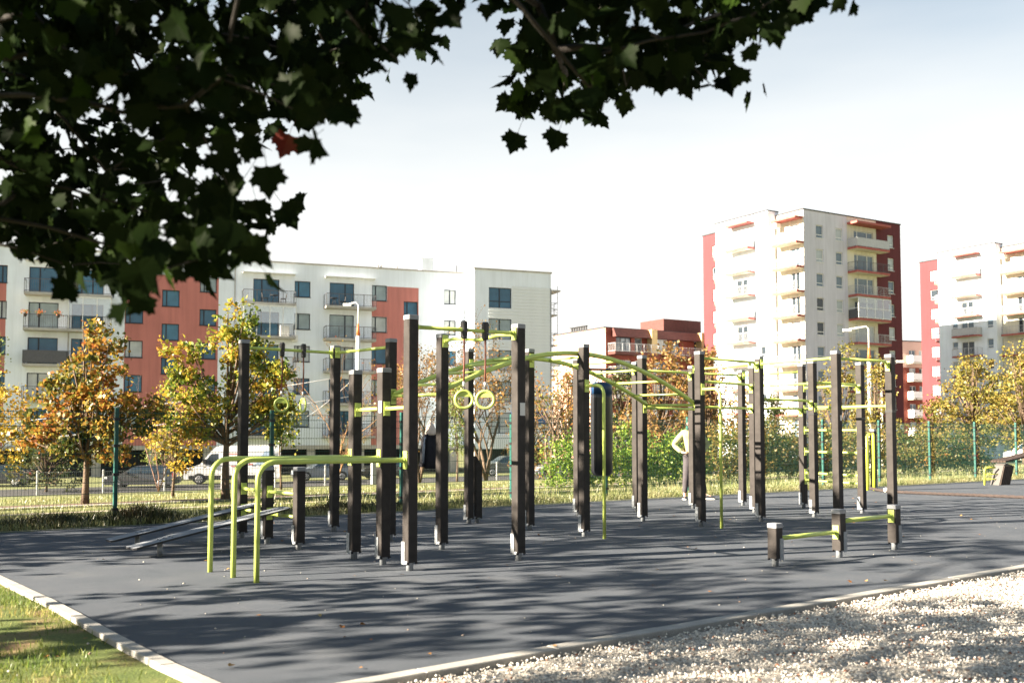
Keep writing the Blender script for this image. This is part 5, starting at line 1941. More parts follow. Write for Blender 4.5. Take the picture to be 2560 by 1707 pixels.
f_.link('eyes', M_BLACK, per)
f_ = MB().add([(-0.024, -0.095, 1.585), (0.004, -0.095, 1.585), (-0.01, -0.12, 1.588), (-0.01, -0.095, 1.628)], [(0, 1, 2), (1, 3, 2), (3, 0, 2)])
f_.link('nose', M_SKIN, per)
MB().box(-0.034, 0.014, -0.0975, -0.09, 1.553, 1.56).link('mouth', M('lips', (0.35, 0.14, 0.12), rough=0.5), per)
for sx in (-0.092, 0.072):
    MB().lathe([(0.008, -0.028), (0.016, 0.0), (0.008, 0.028)], 8, c=(sx, 0.0, 1.61)).link('ear', M_SKIN, per)
for (ax, ay), rzz in (((-0.17, 0.0), R(-95)), ((0.29, 0.0), R(-22))):
    b = MB()
    sec_ = [(-0.09, 0.034, 0.02, 0.075), (-0.03, 0.042, 0.02, 0.11), (0.05, 0.045, 0.02, 0.085), (0.13, 0.047, 0.02, 0.062), (0.185, 0.035, 0.02, 0.045), (0.205, 0.012, 0.02, 0.03)]
    V, F = [], []
    for x, w_, z0, z1 in sec_:
        V += [(x, -w_, z0), (x, w_, z0), (x, w_ * .75, z1), (x, -w_ * .75, z1)]
    for i in range(len(sec_) - 1):
        for q in range(4):
            F.append((i * 4 + q, i * 4 + (q + 1) % 4, (i + 1) * 4 + (q + 1) % 4, (i + 1) * 4 + q))
    F += [(3, 2, 1, 0), tuple(range(len(V) - 4, len(V)))]
    b.add(V, F, 0, True)
    so = b.link('shoe', M_SHOE, per, loc=(ax, ay, 0), rz=rzz)
    V2 = []
    for x, w_, z0, z1 in sec_:
        V2 += [(x, -w_ - .004, 0.0), (x, w_ + .004, 0.0), (x, w_ + .004, 0.024), (x, -w_ - .004, 0.024)]
    MB().add(V2, F).link('sole', M_SOLE, so)

# ------------------------------------------------------------------ vegetation
def leaf_cloud(cent, nrm_bias, size, mat_count=1, shape='diamond'):
    """small folded leaves at the given centres"""
    n = len(cent)
    rot = rand_rot(n)
    s = size * RNG.uniform(0.6, 1.25, n)
    base = np.array([(-0.5, 0, 0), (-0.08, 0.36, 0.10), (0.5, 0, -0.05), (-0.08, -0.36, 0.10)])
    co = np.einsum('nij,kj->nki', rot, base) * s[:, None, None] + cent[:, None, :]
    fa = (np.array([[0, 1, 2, 3]])[None] + (np.arange(n) * 4)[:, None, None]).reshape(-1, 4)
    return co.reshape(-1, 3), fa


def clumped(blobs, n, clump=26, spread=0.16, hollow=0.55):
    """leaf centres gathered in clumps through the volume of a few ellipsoid blobs (x,y,z,rx,ry,rz,weight)"""
    out = []
    W = np.array([b[6] if len(b) > 6 else b[3] * b[5] + 0.12 for b in blobs], float)
    W /= W.sum()
    for b, w_ in zip(blobs, W):
        nb = max(8, int(n * w_))
        nc = max(3, nb // clump)
        d = RNG.normal(size=(nc, 3))
        d /= np.linalg.norm(d, axis=1)[:, None]
        r = hollow + (1.02 - hollow) * RNG.uniform(0, 1, nc) ** 0.6
        c = d * r[:, None] * np.array(b[3:6]) + np.array(b[:3])
        k = RNG.integers(0, nc, nb)
        sp = spread * RNG.uniform(0.5, 1.3, nc)
        p = c[k] + RNG.normal(size=(nb, 3)) * sp[k][:, None] * np.array([1, 1, 0.75])
        out.append(p)
    return np.concatenate(out)


def limbs(b, base, h0, blobs, r0, mi=0, twigs=0, tw_r=0.008):
    """tapered trunk rising to the first fork, then limbs to every blob"""
    top = max(bl[2] for bl in blobs)
    tr_ = []
    for i in range(9):
        t = i / 8
        z = top * 0.92 * t
        tr_.append((0.03 * math.sin(3.1 * t + base) * (0.3 + t) * 2, 0.03 * math.cos(2.3 * t + base) * t * 2, z))
    b.tube(tr_, [r0 * (1.25 if i == 0 else 1.0) * (1 - 0.82 * i / 8) for i in range(9)], 8, mi)
    for bl in blobs:
        z0 = h0 + (max(h0, bl[2]) - h0) * random.uniform(0.15, 0.5)
        s = Vector((0, 0, z0))
        e = Vector(bl[:3])
        for q in range(3):
            e2 = e + Vector((random.uniform(-.7, .7) * bl[3], random.uniform(-.7, .7) * bl[4], random.uniform(-.2, .8) * bl[5]))
            m_ = s.lerp(e2, 0.5) + Vector((0, 0, -0.06 * (e2 - s).length))
            b.tube([s, m_, e2], [r0 * 0.42, r0 * 0.27, r0 * 0.10], 6, mi)


def tree(name, label, cat, x, y, blobs, n, size, leafm, r0=0.07, h0=None, bark=M_BARK, group=None, clump=26, spread=0.16, hollow=0.5, z=None, trunk=True):
    z = tz(x, y) if z is None else z
    t = thing(name, label, cat, (x, y, z), 0, group)
    if trunk:
        b = MB()
        limbs(b, random.uniform(0, 6), h0 if h0 is not None else min(bl[2] for bl in blobs) * 0.7, blobs, r0)
        b.link('trunk', bark, t)
    co, fa = leaf_cloud(clumped(blobs, n, clump, spread, hollow), None, size)
    put('crown', np_mesh('crown', co, fa, leafm), t)
    return t


LM_MAPLE_O = leafmat('orange_maple_leaves', [(0.02, 0.04, 0.01), (0.04, 0.06, 0.012), (0.08, 0.095, 0.018), (0.20, 0.175, 0.03), (0.40, 0.23, 0.04), (0.38, 0.14, 0.035), (0.26, 0.08, 0.03)], 0.38, 0.03)
LM_MAPLE_G = leafmat('green_gold_maple_leaves', [(0.025, 0.05, 0.010), (0.06, 0.10, 0.015), (0.13, 0.18, 0.025), (0.29, 0.28, 0.035), (0.42, 0.28, 0.035), (0.38, 0.16, 0.03)], 0.38, 0.03)
LM_YEL = leafmat('yellow_leaves', [(0.16, 0.17, 0.03), (0.36, 0.28, 0.04), (0.52, 0.34, 0.05), (0.50, 0.24, 0.04)], 0.4, 0.018)
LM_OLIVE = leafmat('olive_yellow_leaves', [(0.06, 0.075, 0.02), (0.15, 0.145, 0.035), (0.26, 0.21, 0.045), (0.30, 0.19, 0.05)], 0.35, 0.018)
LM_RUST = leafmat('rusty_leaves', [(0.035, 0.05, 0.016), (0.10, 0.095, 0.028), (0.24, 0.14, 0.045), (0.33, 0.17, 0.06), (0.20, 0.17, 0.05)], 0.35, 0.018)
LM_GRN = leafmat('fresh_green_leaves', [(0.04, 0.09, 0.014), (0.11, 0.19, 0.025), (0.21, 0.29, 0.04), (0.34, 0.36, 0.07)], 0.38, 0.018)
LM_DGRN = leafmat('deep_green_leaves', [(0.02, 0.04, 0.014), (0.04, 0.065, 0.02), (0.08, 0.09, 0.03), (0.14, 0.10, 0.035)], 0.3, 0.018)
LM_BUSH = leafmat('brown_green_bush_leaves', [(0.03, 0.055, 0.015), (0.08, 0.10, 0.022), (0.15, 0.14, 0.035), (0.26, 0.16, 0.05), (0.18, 0.18, 0.05)], 0.35, 0.018)
LM_WILL = leafmat('pale_willow_leaves', [(0.08, 0.12, 0.03), (0.16, 0.20, 0.05), (0.26, 0.26, 0.08)], 0.35, 0.018)


def px(sx, y):
    return (sx - 1280) / 2489.0 * y


# the two young maples on the grass just behind the fence
tree('maple_tree', 'young orange and green maple behind the fence, low crowned, at the left', 'tree', -8.51, 19.9,
     [(0.22, 0, 3.25, .38, .38, .42), (0.15, 0, 2.75, .62, .6, .42), (-0.45, 0.1, 2.35, .62, .6, .40), (0.55, -.1, 2.2, .62, .6, .40), (-0.75, 0.1, 1.75, .62, .6, .42), (0.1, 0.1, 1.85, .8, .7, .45), (0.75, 0, 1.55, .55, .6, .42), (-0.5, -.2, 1.25, .62, .55, .36), (0.35, -.2, 1.15, .62, .55, .34), (1.15, .1, 1.85, .35, .35, .3), (-1.1, 0.0, 1.35, .35, .35, .3)],
     6600, 0.105, LM_MAPLE_O, 0.075, 0.75, clump=30, spread=0.105, hollow=0.3)
tree('maple_tree', 'taller green and gold maple behind the fence beside the leftmost tall post', 'tree', -6.07, 21.26,
     [(0.18, 0, 3.85, .38, .38, .45), (0.1, 0, 3.25, .55, .5, .42), (-0.95, 0, 3.05, .48, .45, .42), (-0.75, 0, 2.45, .6, .55, .42), (0.45, 0.1, 2.65, .6, .55, .42), (0.95, 0, 2.2, .55, .5, .42), (-0.3, 0, 2.0, .7, .6, .42), (-0.85, 0.1, 1.7, .55, .5, .4), (0.55, 0, 1.7, .7, .55, .4), (1.1, 0, 2.75, .35, .35, .35), (-0.5, -.1, 1.5, .5, .5, .3), (1.0, -.1, 1.75, .45, .4, .3), (0.55, .2, 3.2, .4, .4, .35)],
     6900, 0.105, LM_MAPLE_G, 0.085, 0.95, clump=30, spread=0.105, hollow=0.3)
tree('sapling', 'thin sapling with sparse orange leaves between the two maples', 'tree', -7.45, 22.0,
     [(0, 0, 2.0, .5, .4, .5), (-0.3, 0, 1.4, .4, .4, .4), (0.3, 0, 1.3, .4, .4, .5), (0.05, 0, 0.8, .25, .25, .3)], 900, 0.09, LM_YEL, 0.035, 0.5, clump=9, spread=0.12)
tree('yellow_tree', 'bright yellow tree cut by the left edge of the picture', 'tree', -13.6, 25.5,
     [(-0.3, 0, 3.0, .8, .8, .9), (0.3, 0, 2.2, .9, .9, .8), (-0.9, 0, 2.0, .9, .9, .9), (0.5, 0, 1.3, .7, .7, .6)], 4200, 0.09, LM_YEL, 0.06, 0.6, clump=14, spread=0.13)
tree('willow', 'tall thin pale green tree against the white wall at the left edge', 'tree', -17.2, 32.5,
     [(0, 0, 4.4, .45, .5, 1.3), (-.2, 0, 2.6, .7, .7, 1.2)], 1600, 0.09, LM_WILL, 0.06, 0.8, clump=10, spread=0.16)
tree('small_tree', 'small green gold tree on a thin trunk right of the taller maple', 'tree', px(705, 26.5), 26.5,
     [(0, 0, 2.1, .40, .4, .55), (0.05, 0, 1.5, .48, .42, .4)], 900, 0.10, LM_MAPLE_G, 0.03, 0.7, clump=10, spread=0.11)


def twig_tree(label, x, y, h, spread, mat, leafm=None, nl=0, seed=1, r0=0.05, levels=4, name='bare_tree'):
    """bare branching shrub or tree, every twig a tapered tube"""
    rs_ = random.Random(seed)
    t = thing(name, label, 'tree', (x, y, tz(x, y)), 0)
    b = MB()
    tips = []

    def grow(p, d, L_, r, lv):
        pts_ = [p]
        dd = d.copy()
        for i in range(3):
            dd = (dd + Vector((rs_.uniform(-.18, .18), rs_.uniform(-.18, .18), 0.06))).normalized()
            pts_.append(pts_[-1] + dd * L_ / 3)
        b.tube(pts_, [r, r * .88, r * .76, r * .62], 5 if lv < 2 else 4)
        tips.append(pts_[-1])
        tips.append(pts_[2])
        if lv >= levels:
            return
        for k in range(rs_.choice((2, 3, 3))):
            a = rs_.uniform(0, 6.28)
            nd = (dd + Vector((math.cos(a), math.sin(a), rs_.uniform(-.1, .5))) * spread).normalized()
            grow(pts_[rs_.choice((1, 2, 3))] if k else pts_[3], nd, L_ * rs_.uniform(.55, .8), r * .55, lv + 1)
    for k in range(3):
        a = k * 2.1 + seed
        grow(Vector((0, 0, 0)), Vector((math.cos(a) * .25, math.sin(a) * .25, 1)).normalized(), h * 0.38, r0, 0)
    b.link('branches', mat, t)
    if leafm:
        tp = np.array([tuple(q) for q in tips])
        k = RNG.integers(0, len(tp), nl)
        c = tp[k] + RNG.normal(size=(nl, 3)) * 0.10
        co, fa = leaf_cloud(c, None, 0.10)
        put('leaves', np_mesh('leaves', co, fa, leafm), t)
    return t


twig_tree('bare pinkish shrub in front of the coral red panel', px(400, 29), 29.0, 3.6, .55, M_PALETWIG, LM_YEL, 160, 3, 0.018)
twig_tree('leafless ochre twigged tree in front of the second stack of balconies', px(840, 44), 44.0, 6.6, .75, M_OCHRETWIG, LM_MAPLE_O, 240, 5, 0.04, 5)
twig_tree('rusty leaved tree with dark trunk in front of the end block', px(1215, 40), 40.0, 6.4, .8, M_BARK, LM_RUST, 3000, 8, 0.08, 5, name='rusty_tree')
twig_tree('dark rusty tree behind the hanging jacket', px(1050, 42), 42.0, 5.6, .8, M_BARK, LM_RUST, 2400, 12, 0.07, 5, name='rusty_tree')
twig_tree('sparse orange shrub with a forked trunk beside the blue clinic sign', px(1378, 33), 33.0, 4.0, .6, M_BARK, LM_MAPLE_O, 600, 17, 0.06, 4, name='orange_shrub')
tree('willow', 'slender pale green tree between the jacket and the leaning short post', 'tree', px(1142, 36), 36.0, [(0, 0, 2.9, .35, .3, 1.0), (0, 0, 1.6, .4, .35, .6)], 1100, 0.09, LM_WILL, 0.035, 0.6, clump=9)

# bushes along the far side of the fence
def bush(label, sx, y, w, h, n, leafm, size=0.085, name='bush', dome=0.0):
    x = px(sx, y)
    k = max(2, int(w / 0.8))
    bl = []
    for i in range(k):
        q = (i + .5) / k * 2 - 1
        hh = h * (1 - 0.35 * q * q) * random.uniform(.85, 1.05)
        bl.append((q * w / 2 * .8 * 0.9, q * w / 2 * .35, hh * .62, w / k * .8, w / k * .75, hh * .42))
        bl.append((q * w / 2, q * w / 2 * .35 - .2, hh * .28, w / k * .75, w / k * .7, hh * .3))
    return tree(name, label, 'bush', x, y, bl, n, size, leafm, 0.04, 0.1, clump=20, spread=0.14, hollow=0.45)


bush('bright green bush left of the punching bag behind the fence', 1450, 26.2, 1.7, 1.45, 3200, LM_GRN)
bush('bright green bush between the punching bag and the person', 1592, 27.5, 2.1, 1.75, 4400, LM_GRN)
bush('green bush just left of the person with hands on hips', 1688, 28.5, 1.6, 1.55, 2800, LM_GRN)
bush('brown and green bush right of the person', 1815, 30.5, 2.4, 1.9, 4600, LM_BUSH)
bush('brown green bush in front of the near tower', 1945, 31.5, 2.6, 2.0, 5000, LM_BUSH)
bush('dark green bush behind the wall bars', 2085, 32.5, 2.3, 1.9, 4400, LM_BUSH)
bush('wide brown and gold bush left of the rope anchor fence panel', 2262, 34.0, 2.2, 2.0, 4200, LM_BUSH)
bush('dark olive bush at the right, next to the gap with the street behind', 2390, 35.0, 2.5, 1.8, 4400, LM_BUSH)


def crown(label, sx, y, w, ztop, zlow, n, leafm, name='tree', size=0.13, r0=0.09, cat='tree', hollow=0.4, clump=22, spread=0.2):
    x = px(sx, y)
    z0 = tz(x, y)
    H_, lo_ = ztop - z0, max(0.2, zlow - z0)
    bl = []
    for i in range(14):
        zf = (i + .5) / 14
        ww = w / 2 * max(0.12, 1.05 - 1.15 * abs(zf - 0.33) ** 1.2)
        a = i * 2.4 + random.uniform(-.5, .5)
        q = random.uniform(.35, .8)
        s_ = random.uniform(.36, .6) * (1.1 - 0.55 * zf)
        bl.append((math.cos(a) * ww * q, math.sin(a) * ww * q, lo_ + (H_ - lo_) * zf * random.uniform(.94, 1.0), w / 2 * s_, w / 2 * s_, (H_ - lo_) * random.uniform(.08, .15)))
    return tree(name, label, cat, x, y, bl, n, size, leafm, r0, lo_ * .8 + 0.2, clump=clump, spread=spread, hollow=hollow)


crown('dense green and rust tree left of the punching bag, before the brick block', 1425, 42, 2.6, 4.4, 0.2, 3200, LM_RUST, 'mixed_tree')
crown('rounded green tree behind the punching bag', 1555, 40, 3.0, 4.1, 0.2, 3600, LM_DGRN, 'green_tree')
crown('orange leaved tree beside the person, in front of the brick red block', 1650, 38, 3.0, 4.6, 0.4, 4000, LM_RUST, 'orange_tree')
crown('rust red tree in front of the left side of the near tower', 1770, 42, 2.4, 4.9, 0.6, 2800, LM_RUST, 'rust_tree')
crown('low green and orange tree in front of the near tower', 1845, 46, 2.4, 3.2, 0.0, 2200, LM_MAPLE_O, 'small_tree')
crown('small dark green tree in front of the white bay of the near tower', 1930, 44, 1.9, 3.0, 0.0, 1900, LM_DGRN, 'small_tree')
crown('loose yellow tree in front of the lilac grey tower wall', 2095, 47, 2.9, 5.4, 0.2, 3000, LM_OLIVE, 'yellow_tree')
crown('yellow tree left of the white pole with the orange cone', 2190, 50, 3.0, 5.0, 0.2, 3000, LM_OLIVE, 'yellow_tree')
crown('broad yellow gold tree in front of the farther tower', 2430, 50, 4.6, 5.2, 1.3, 6000, LM_OLIVE, 'yellow_tree', 0.14, 0.13)
crown('yellow tree at the right edge in front of the farther tower', 2560, 47, 4.2, 5.6, 1.0, 5200, LM_OLIVE, 'yellow_tree', 0.14, 0.12)
crown('low olive tree between the two yellow trees at the right', 2330, 48, 2.6, 3.0, 0.0, 2200, LM_OLIVE, 'yellow_tree')
crown('dark tree behind the short post by the end of the white block', 1330, 55, 3.0, 3.6, -0.5, 2200, LM_RUST, 'mixed_tree')
# hedge line by the block's garages at the left
crown('dark hedge tree below the balconies at the far left', 120, 60, 5.0, 1.2, -1.5, 2600, LM_DGRN, 'hedge', 0.15)
crown('pale green shrub behind the white van', 410, 78, 4.0, 1.8, -1.7, 1800, LM_WILL, 'hedge', 0.15)

# ------------------------------------------------------------------ the maple whose branches hang into the picture
CANOPY = [(-0.44,4.22,3.43),(-2.19,4.49,2.8),(-1.8,3.36,2.1),(-0.82,3.0,2.82),(-0.43,3.56,2.97),(-1.58,3.43,2.71),(-2.09,3.78,3.29),(-2.24,5.13,3.48),(-1.5,4.25,3.11),(-1.22,5.54,4.21),(-3.21,5.2,2.61),(-2.79,5.42,2.65),(-2.67,4.59,3.2),(-0.51,5.4,3.53),(-1.2,3.82,2.93),(-1.16,3.62,2.71),(-2.09,5.38,4.13),(-3.18,5.18,3.13),(-3.03,5.47,2.72),(-2.58,5.6,3.36),(-1.8,4.9,3.04),(-3.06,5.57,3.52),(-2.47,5.26,2.56),(-0.9,4.83,3.25),(-1.24,5.46,3.65),(-1.68,4.68,2.36),(-2.24,5.26,2.44),(-1.68,5.18,3.79),(-1.03,5.03,3.71),(-1.93,5.01,2.81),(-2.58,4.15,3.32),(-1.21,4.78,3.51),(-1.69,3.35,3.08),(-1.58,3.5,2.98),(-1.61,4.07,3.09),(-2.23,3.97,2.19),(-1.98,3.25,2.31),(-1.8,4.67,2.37),(-2.62,4.6,2.8),(-2.92,5.32,2.89),(-1.48,3.59,2.67),(-1.58,5.55,3.77),(-1.01,3.76,2.71),(-1.67,3.4,2.82),(-1.06,3.66,3.27),(-1.92,5.31,2.29),(-2.68,5.16,3.52),(-2.84,4.81,2.35),(-1.2,3.86,2.67),(-3.06,5.13,3.64),(-2.68,4.5,3.67),(-1.53,5.44,3.22),(-2.21,3.97,3.12),(-2.08,4.25,2.17),(-2.29,4.6,3.22),(-0.84,5.21,3.26),(-1.37,3.4,2.0),(-1.99,4.25,3.24),(-1.98,4.79,2.16),(-1.29,5.46,3.27),(-2.42,4.07,2.29),(-3.38,5.57,3.14),(-1.07,3.14,1.89),(-1.42,3.1,2.96),(-0.27,4.32,3.37),(-1.28,3.22,2.41),(-0.49,3.3,2.83),(-0.51,3.34,2.73),(-1.86,3.12,2.17),(-2.2,3.82,2.77),(-1.97,3.94,2.8),(-0.41,3.56,2.71),(-1.53,3.63,2.23),(-2.31,5.24,2.76),(-2.48,4.0,3.01),(-1.42,4.04,2.4),(-1.67,3.71,1.99),(-1.11,4.86,2.9),(-0.58,3.16,2.77),(-0.84,4.11,2.88),(-1.21,3.79,2.04),(-2.4,4.55,3.45),(-0.43,4.81,3.5),(-1.77,4.29,2.5),(-2.19,3.62,2.69),(-2.63,4.19,3.19),(-1.37,4.0,3.45),(-1.99,5.4,2.86),(-2.36,5.16,3.0),(-1.26,4.18,3.26),(-1.0,5.35,3.14),(-0.99,3.38,1.96),(-2.22,4.67,2.7),(-0.36,3.87,3.0),(-2.11,4.72,2.31),(-0.62,4.39,3.64),(-1.22,4.6,2.31),(-1.44,3.85,3.13),(-1.93,4.57,3.64),(-0.61,4.78,3.3),(-2.61,4.91,3.12),(-1.57,4.05,2.05),(-2.31,4.52,2.6),(-1.23,3.79,2.14),(-1.67,4.68,2.76),(-1.76,5.0,2.98),(-1.01,4.6,3.4),(-1.53,4.46,2.59),(-2.39,3.85,2.38),(-0.99,4.13,2.99),(-2.45,4.67,2.79),(-1.45,3.32,2.63),(-0.8,3.7,2.65),(-1.64,5.01,3.54),(-1.76,4.51,3.12),(-1.26,4.46,3.07),(-2.1,5.02,3.66),(-2.04,4.14,3.25),(-1.4,4.34,2.73),(-0.63,4.21,2.97),(-0.76,4.28,3.53),(-0.95,5.32,3.58),(-1.38,3.15,2.42),(-1.15,3.86,2.21),(-1.71,3.55,2.26),(-1.98,3.68,2.08),(-1.87,5.33,3.33),(-1.82,3.29,2.49),(-1.94,3.5,2.81),(-1.8,5.18,3.72),(-2.48,3.97,2.87),(-1.02,3.53,2.25),(-1.54,4.2,3.19),(-2.46,5.27,2.37),(-2.06,3.35,2.07),(-1.08,3.24,2.44),(-2.18,4.32,2.25),(-0.93,3.13,2.49),(-0.24,3.39,3.12),(-0.65,3.61,2.65),(-2.16,3.68,2.59),(-1.14,4.45,3.24),(-2.08,4.83,2.76),(-3.25,5.36,3.47),(-1.91,3.69,2.77),(-2.25,3.57,3.24),(-1.35,5.13,3.06),(-2.97,5.09,2.84),(-1.29,4.41,2.79),(-0.69,3.32,2.43),(-3.04,4.87,3.11),(-2.4,4.01,3.04),(-1.59,3.86,2.91),(-2.67,4.68,2.61),(-1.16,3.13,1.84),(-3.11,5.37,3.85),(-1.81,4.73,2.27),(-2.07,4.63,2.48),(0.17,4.61,3.29),(1.35,5.07,3.76),(0.88,4.57,3.11),(0.11,4.01,3.12),(0.34,3.83,3.17),(0.61,4.62,3.66),(1.11,3.89,3.31),(0.97,4.29,3.22),(0.47,4.47,3.34),(0.31,3.71,2.79),(1.05,5.02,3.75),(0.68,4.9,3.27),(0.0,3.85,3.11),(1.0,4.32,3.57),(0.65,3.81,3.23),(0.15,4.97,3.08),(0.51,5.12,3.26),(0.73,3.68,2.87),(0.84,4.63,3.32),(1.1,5.09,3.49),(0.33,5.05,3.42),(0.96,5.0,3.65),(0.3,4.53,3.4),(1.07,3.84,3.09),(0.2,3.98,3.43),(0.54,4.3,2.97),(0.18,4.03,2.94),(0.43,4.0,2.94),(1.28,4.86,3.45),(0.11,4.74,3.15),(0.99,4.66,3.2),(0.47,4.83,2.99),(0.78,4.67,3.5),(0.0,4.44,3.63),(0.25,4.54,3.02),(0.29,3.62,2.63),(1.21,4.89,3.59),(0.24,4.66,2.95),(0.13,5.18,3.43),(0.65,5.11,3.71),(0.85,4.15,2.83),(0.46,4.76,3.78),(1.13,3.92,3.07),(0.49,3.97,3.01),(0.62,4.06,3.0),(0.18,4.84,3.68),(0.8,4.3,3.59),(0.49,4.2,2.85),(0.98,4.55,3.42),(0.06,5.13,3.55),(0.9,4.42,3.29),(0.99,4.56,3.07),(0.93,3.79,2.98),(0.36,4.57,3.32),(0.09,4.91,3.13),(0.27,4.74,3.4)]
MAPLE = [(0.0, 0.0), (0.09, 0.03), (0.20, 0.02), (0.40, -0.05), (0.38, 0.10), (0.48, 0.14), (0.44, 0.24), (0.60, 0.38), (0.50, 0.43), (0.48, 0.55), (0.35, 0.50), (0.26, 0.56), (0.27, 0.70), (0.16, 0.72), (0.0, 0.97)]
MAPLE = MAPLE + [(-x, y) for x, y in reversed(MAPLE[1:-1])]
NL = len(MAPLE)
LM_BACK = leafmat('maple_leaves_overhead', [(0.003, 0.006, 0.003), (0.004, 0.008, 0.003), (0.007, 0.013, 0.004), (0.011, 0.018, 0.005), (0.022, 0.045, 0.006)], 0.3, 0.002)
LM_REDLEAF = leafmat('red_maple_leaf', [(0.10, 0.012, 0.008), (0.13, 0.016, 0.009)], 0.4, 0.02)


def maple_shape(curl, fold):
    c = np.array([(x, y, fold * abs(x) + curl * (y - .3) ** 2) for x, y in MAPLE] + [(0.0, 0.32, 0.0)])
    return c


LEAFV = [maple_shape(-0.25, 0.30), maple_shape(-0.5, 0.12), maple_shape(0.2, 0.4), maple_shape(-0.1, -0.15)]
LEAFF = [(i, (i + 1) % NL, NL) for i in range(NL)]
LEAFME = []
for v in LEAFV:
    b = MB().add([tuple(p * 0.118) for p in v], LEAFF)
    b.tube([(0, 0, 0), (0, -0.03, 0.004), (0.003, -0.075, 0.014)], 0.0012, 3)
    LEAFME.append(b.mesh('leaf', LM_BACK))


def leaf_frame(n, droop=1.0):
    """tip direction mostly downward, blade turned any way"""
    tip = np.stack([RNG.normal(size=n) * .55, RNG.normal(size=n) * .55, -droop + RNG.normal(size=n) * .45], 1)
    tip /= np.linalg.norm(tip, axis=1)[:, None]
    nr = RNG.normal(size=(n, 3))
    nr -= (nr * tip).sum(1)[:, None] * tip
    nr /= np.linalg.norm(nr, axis=1)[:, None]
    xx = np.cross(tip, nr)
    return np.stack([xx, tip, nr], 2)     # columns: x, y(tip), z(normal)


over = thing('maple_tree', 'large maple whose dark leafy branches hang into the top of the picture', 'tree', (-4.6, 1.0, -0.03), 0)
rc = random.Random(3)
OO = np.array([-4.6, 1.0, -0.03])
cen = np.array(CANOPY) - OO
pos, scl = [], []
for c in cen:
    k = rc.randint(10, 16)
    for i in range(k):
        p = c + np.array([rc.gauss(0, .08), rc.gauss(0, .12), rc.gauss(0.065, .07)])
        pos.append(p)
        scl.append(rc.uniform(0.65, 1.12))
pos = np.array(pos)
scl = np.array(scl)
fr_ = leaf_frame(len(pos), 0.9)
dist = np.linalg.norm(pos + OO - np.array([0, 0, 1.35]), axis=1)
wp = pos + OO
vis = (np.abs(wp[:, 0]) < 0.53 * wp[:, 1]) & (wp[:, 2] - 1.35 < 0.44 * wp[:, 1])
order = np.argsort(np.where(vis, dist / scl, 1e6))
near_ = order[:300]
for i in near_:
    m4 = Matrix([[*(fr_[i][r] * scl[i]), pos[i][r]] for r in range(3)] + [[0, 0, 0, 1]])
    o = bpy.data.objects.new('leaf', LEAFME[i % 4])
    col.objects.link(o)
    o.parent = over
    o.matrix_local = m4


def leaf_mesh(name, pos, scl, fr, var=LEAFV, size=0.118):
    cos, fas, off = [], [], 0
    idxs = np.arange(len(pos))
    F = np.array(LEAFF)
    for v_i, v in enumerate(var):
        s = idxs[idxs % len(var) == v_i]
        if len(s) == 0:
            continue
        c = np.einsum('nij,kj->nki', fr[s], v * size) * scl[s][:, None, None] + pos[s][:, None, :]
        f = F[None] + (np.arange(len(s)) * (NL + 1))[:, None, None] + off
        cos.append(c.reshape(-1, 3))
        fas.append(f.reshape(-1, 3))
        off += len(s) * (NL + 1)
    return np_mesh(name, np.concatenate(cos), np.concatenate(fas), LM_BACK)


rest = order[300:]
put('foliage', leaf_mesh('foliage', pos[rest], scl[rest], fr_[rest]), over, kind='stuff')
# one red leaf hanging under the left mass, and two lone leaves at the tip of the right spray
for (sx, sz, yy_, mt, lab) in ((-0.93, 2.56, 4.1, LM_REDLEAF, 'red leaf hanging below the left leaf mass'), (0.028, 2.72, 4.6, None, None), (0.217, 2.70, 4.5, None, None)):
    me = LEAFME[0]
    if mt:
        me = LEAFME[0].copy()
        me.materials.clear()
        me.materials.append(mt)
    o = put('leaf', me, over, Vector((sx, yy_, sz + .05)) - Vector(OO), rot=(R(-82), R(20), R(12)), label=lab)
# branches: join every cluster to its nearest neighbour closer to the trunk
root_p = Vector((0.35, 0.15, 2.6))
nodes = [(root_p, 0.075)]
for q in ((-1.9, 3.0, 3.35), (-0.9, 3.9, 3.75), (-0.3, 4.3, 3.85), (0.6, 4.4, 3.85), (1.2, 4.4, 3.7)):
    nodes.append((Vector(q) - Vector(OO), 0))
hi = [n_[0] for n_ in nodes]
cs = sorted([Vector(c) for c in cen], key=lambda c: (c - root_p).length)
b = MB()
par = []
for c in cs:
    right = c.x + OO[0] > -0.30
    ok_ = [i for i in range(len(nodes)) if (nodes[i][0].x + OO[0] > -0.35 and i > 2) or not right]
    best = min(ok_, key=lambda i: (nodes[i][0] - c).length + 0.35 * (nodes[i][0] - root_p).length)
    par.append(best)
    nodes.append((c, 0))
kidsn = [1] * len(nodes)
par = [0, 1, 2, 3, 4] + par
cs = hi[1:] + cs
for i in range(len(cs) - 1, -1, -1):
    kidsn[par[i]] += kidsn[i + 1]
for i, c in enumerate(cs):
    a = nodes[par[i]][0]
    r1 = min(0.016, 0.0022 * kidsn[i + 1] ** 0.55)
    r2 = min(0.018, 0.0024 * kidsn[par[i]] ** 0.55)
    r2 = min(r2, r1 * 2.2)
    m_ = a.lerp(c, .5) + Vector((0, 0, 0.03 * (c - a).length))
    b.tube([a, m_, c], [r2, (r1 + r2) / 2, r1], 5)
b.link('branch', M_TWIG, over)
MB().tube([(0, 0, 0), (0.02, 0, 0.5), (0.05, 0.02, 1.4), (0.15, 0.06, 2.2), (0.35, 0.15, 2.65), (0.3, 0.1, 3.6), (0.2, 0.1, 5.0), (0.2, 0, 6.4)], [0.17, 0.13, 0.115, 0.105, 0.09, 0.07, 0.045, 0.015], 10).link('trunk', M_BARK, over)


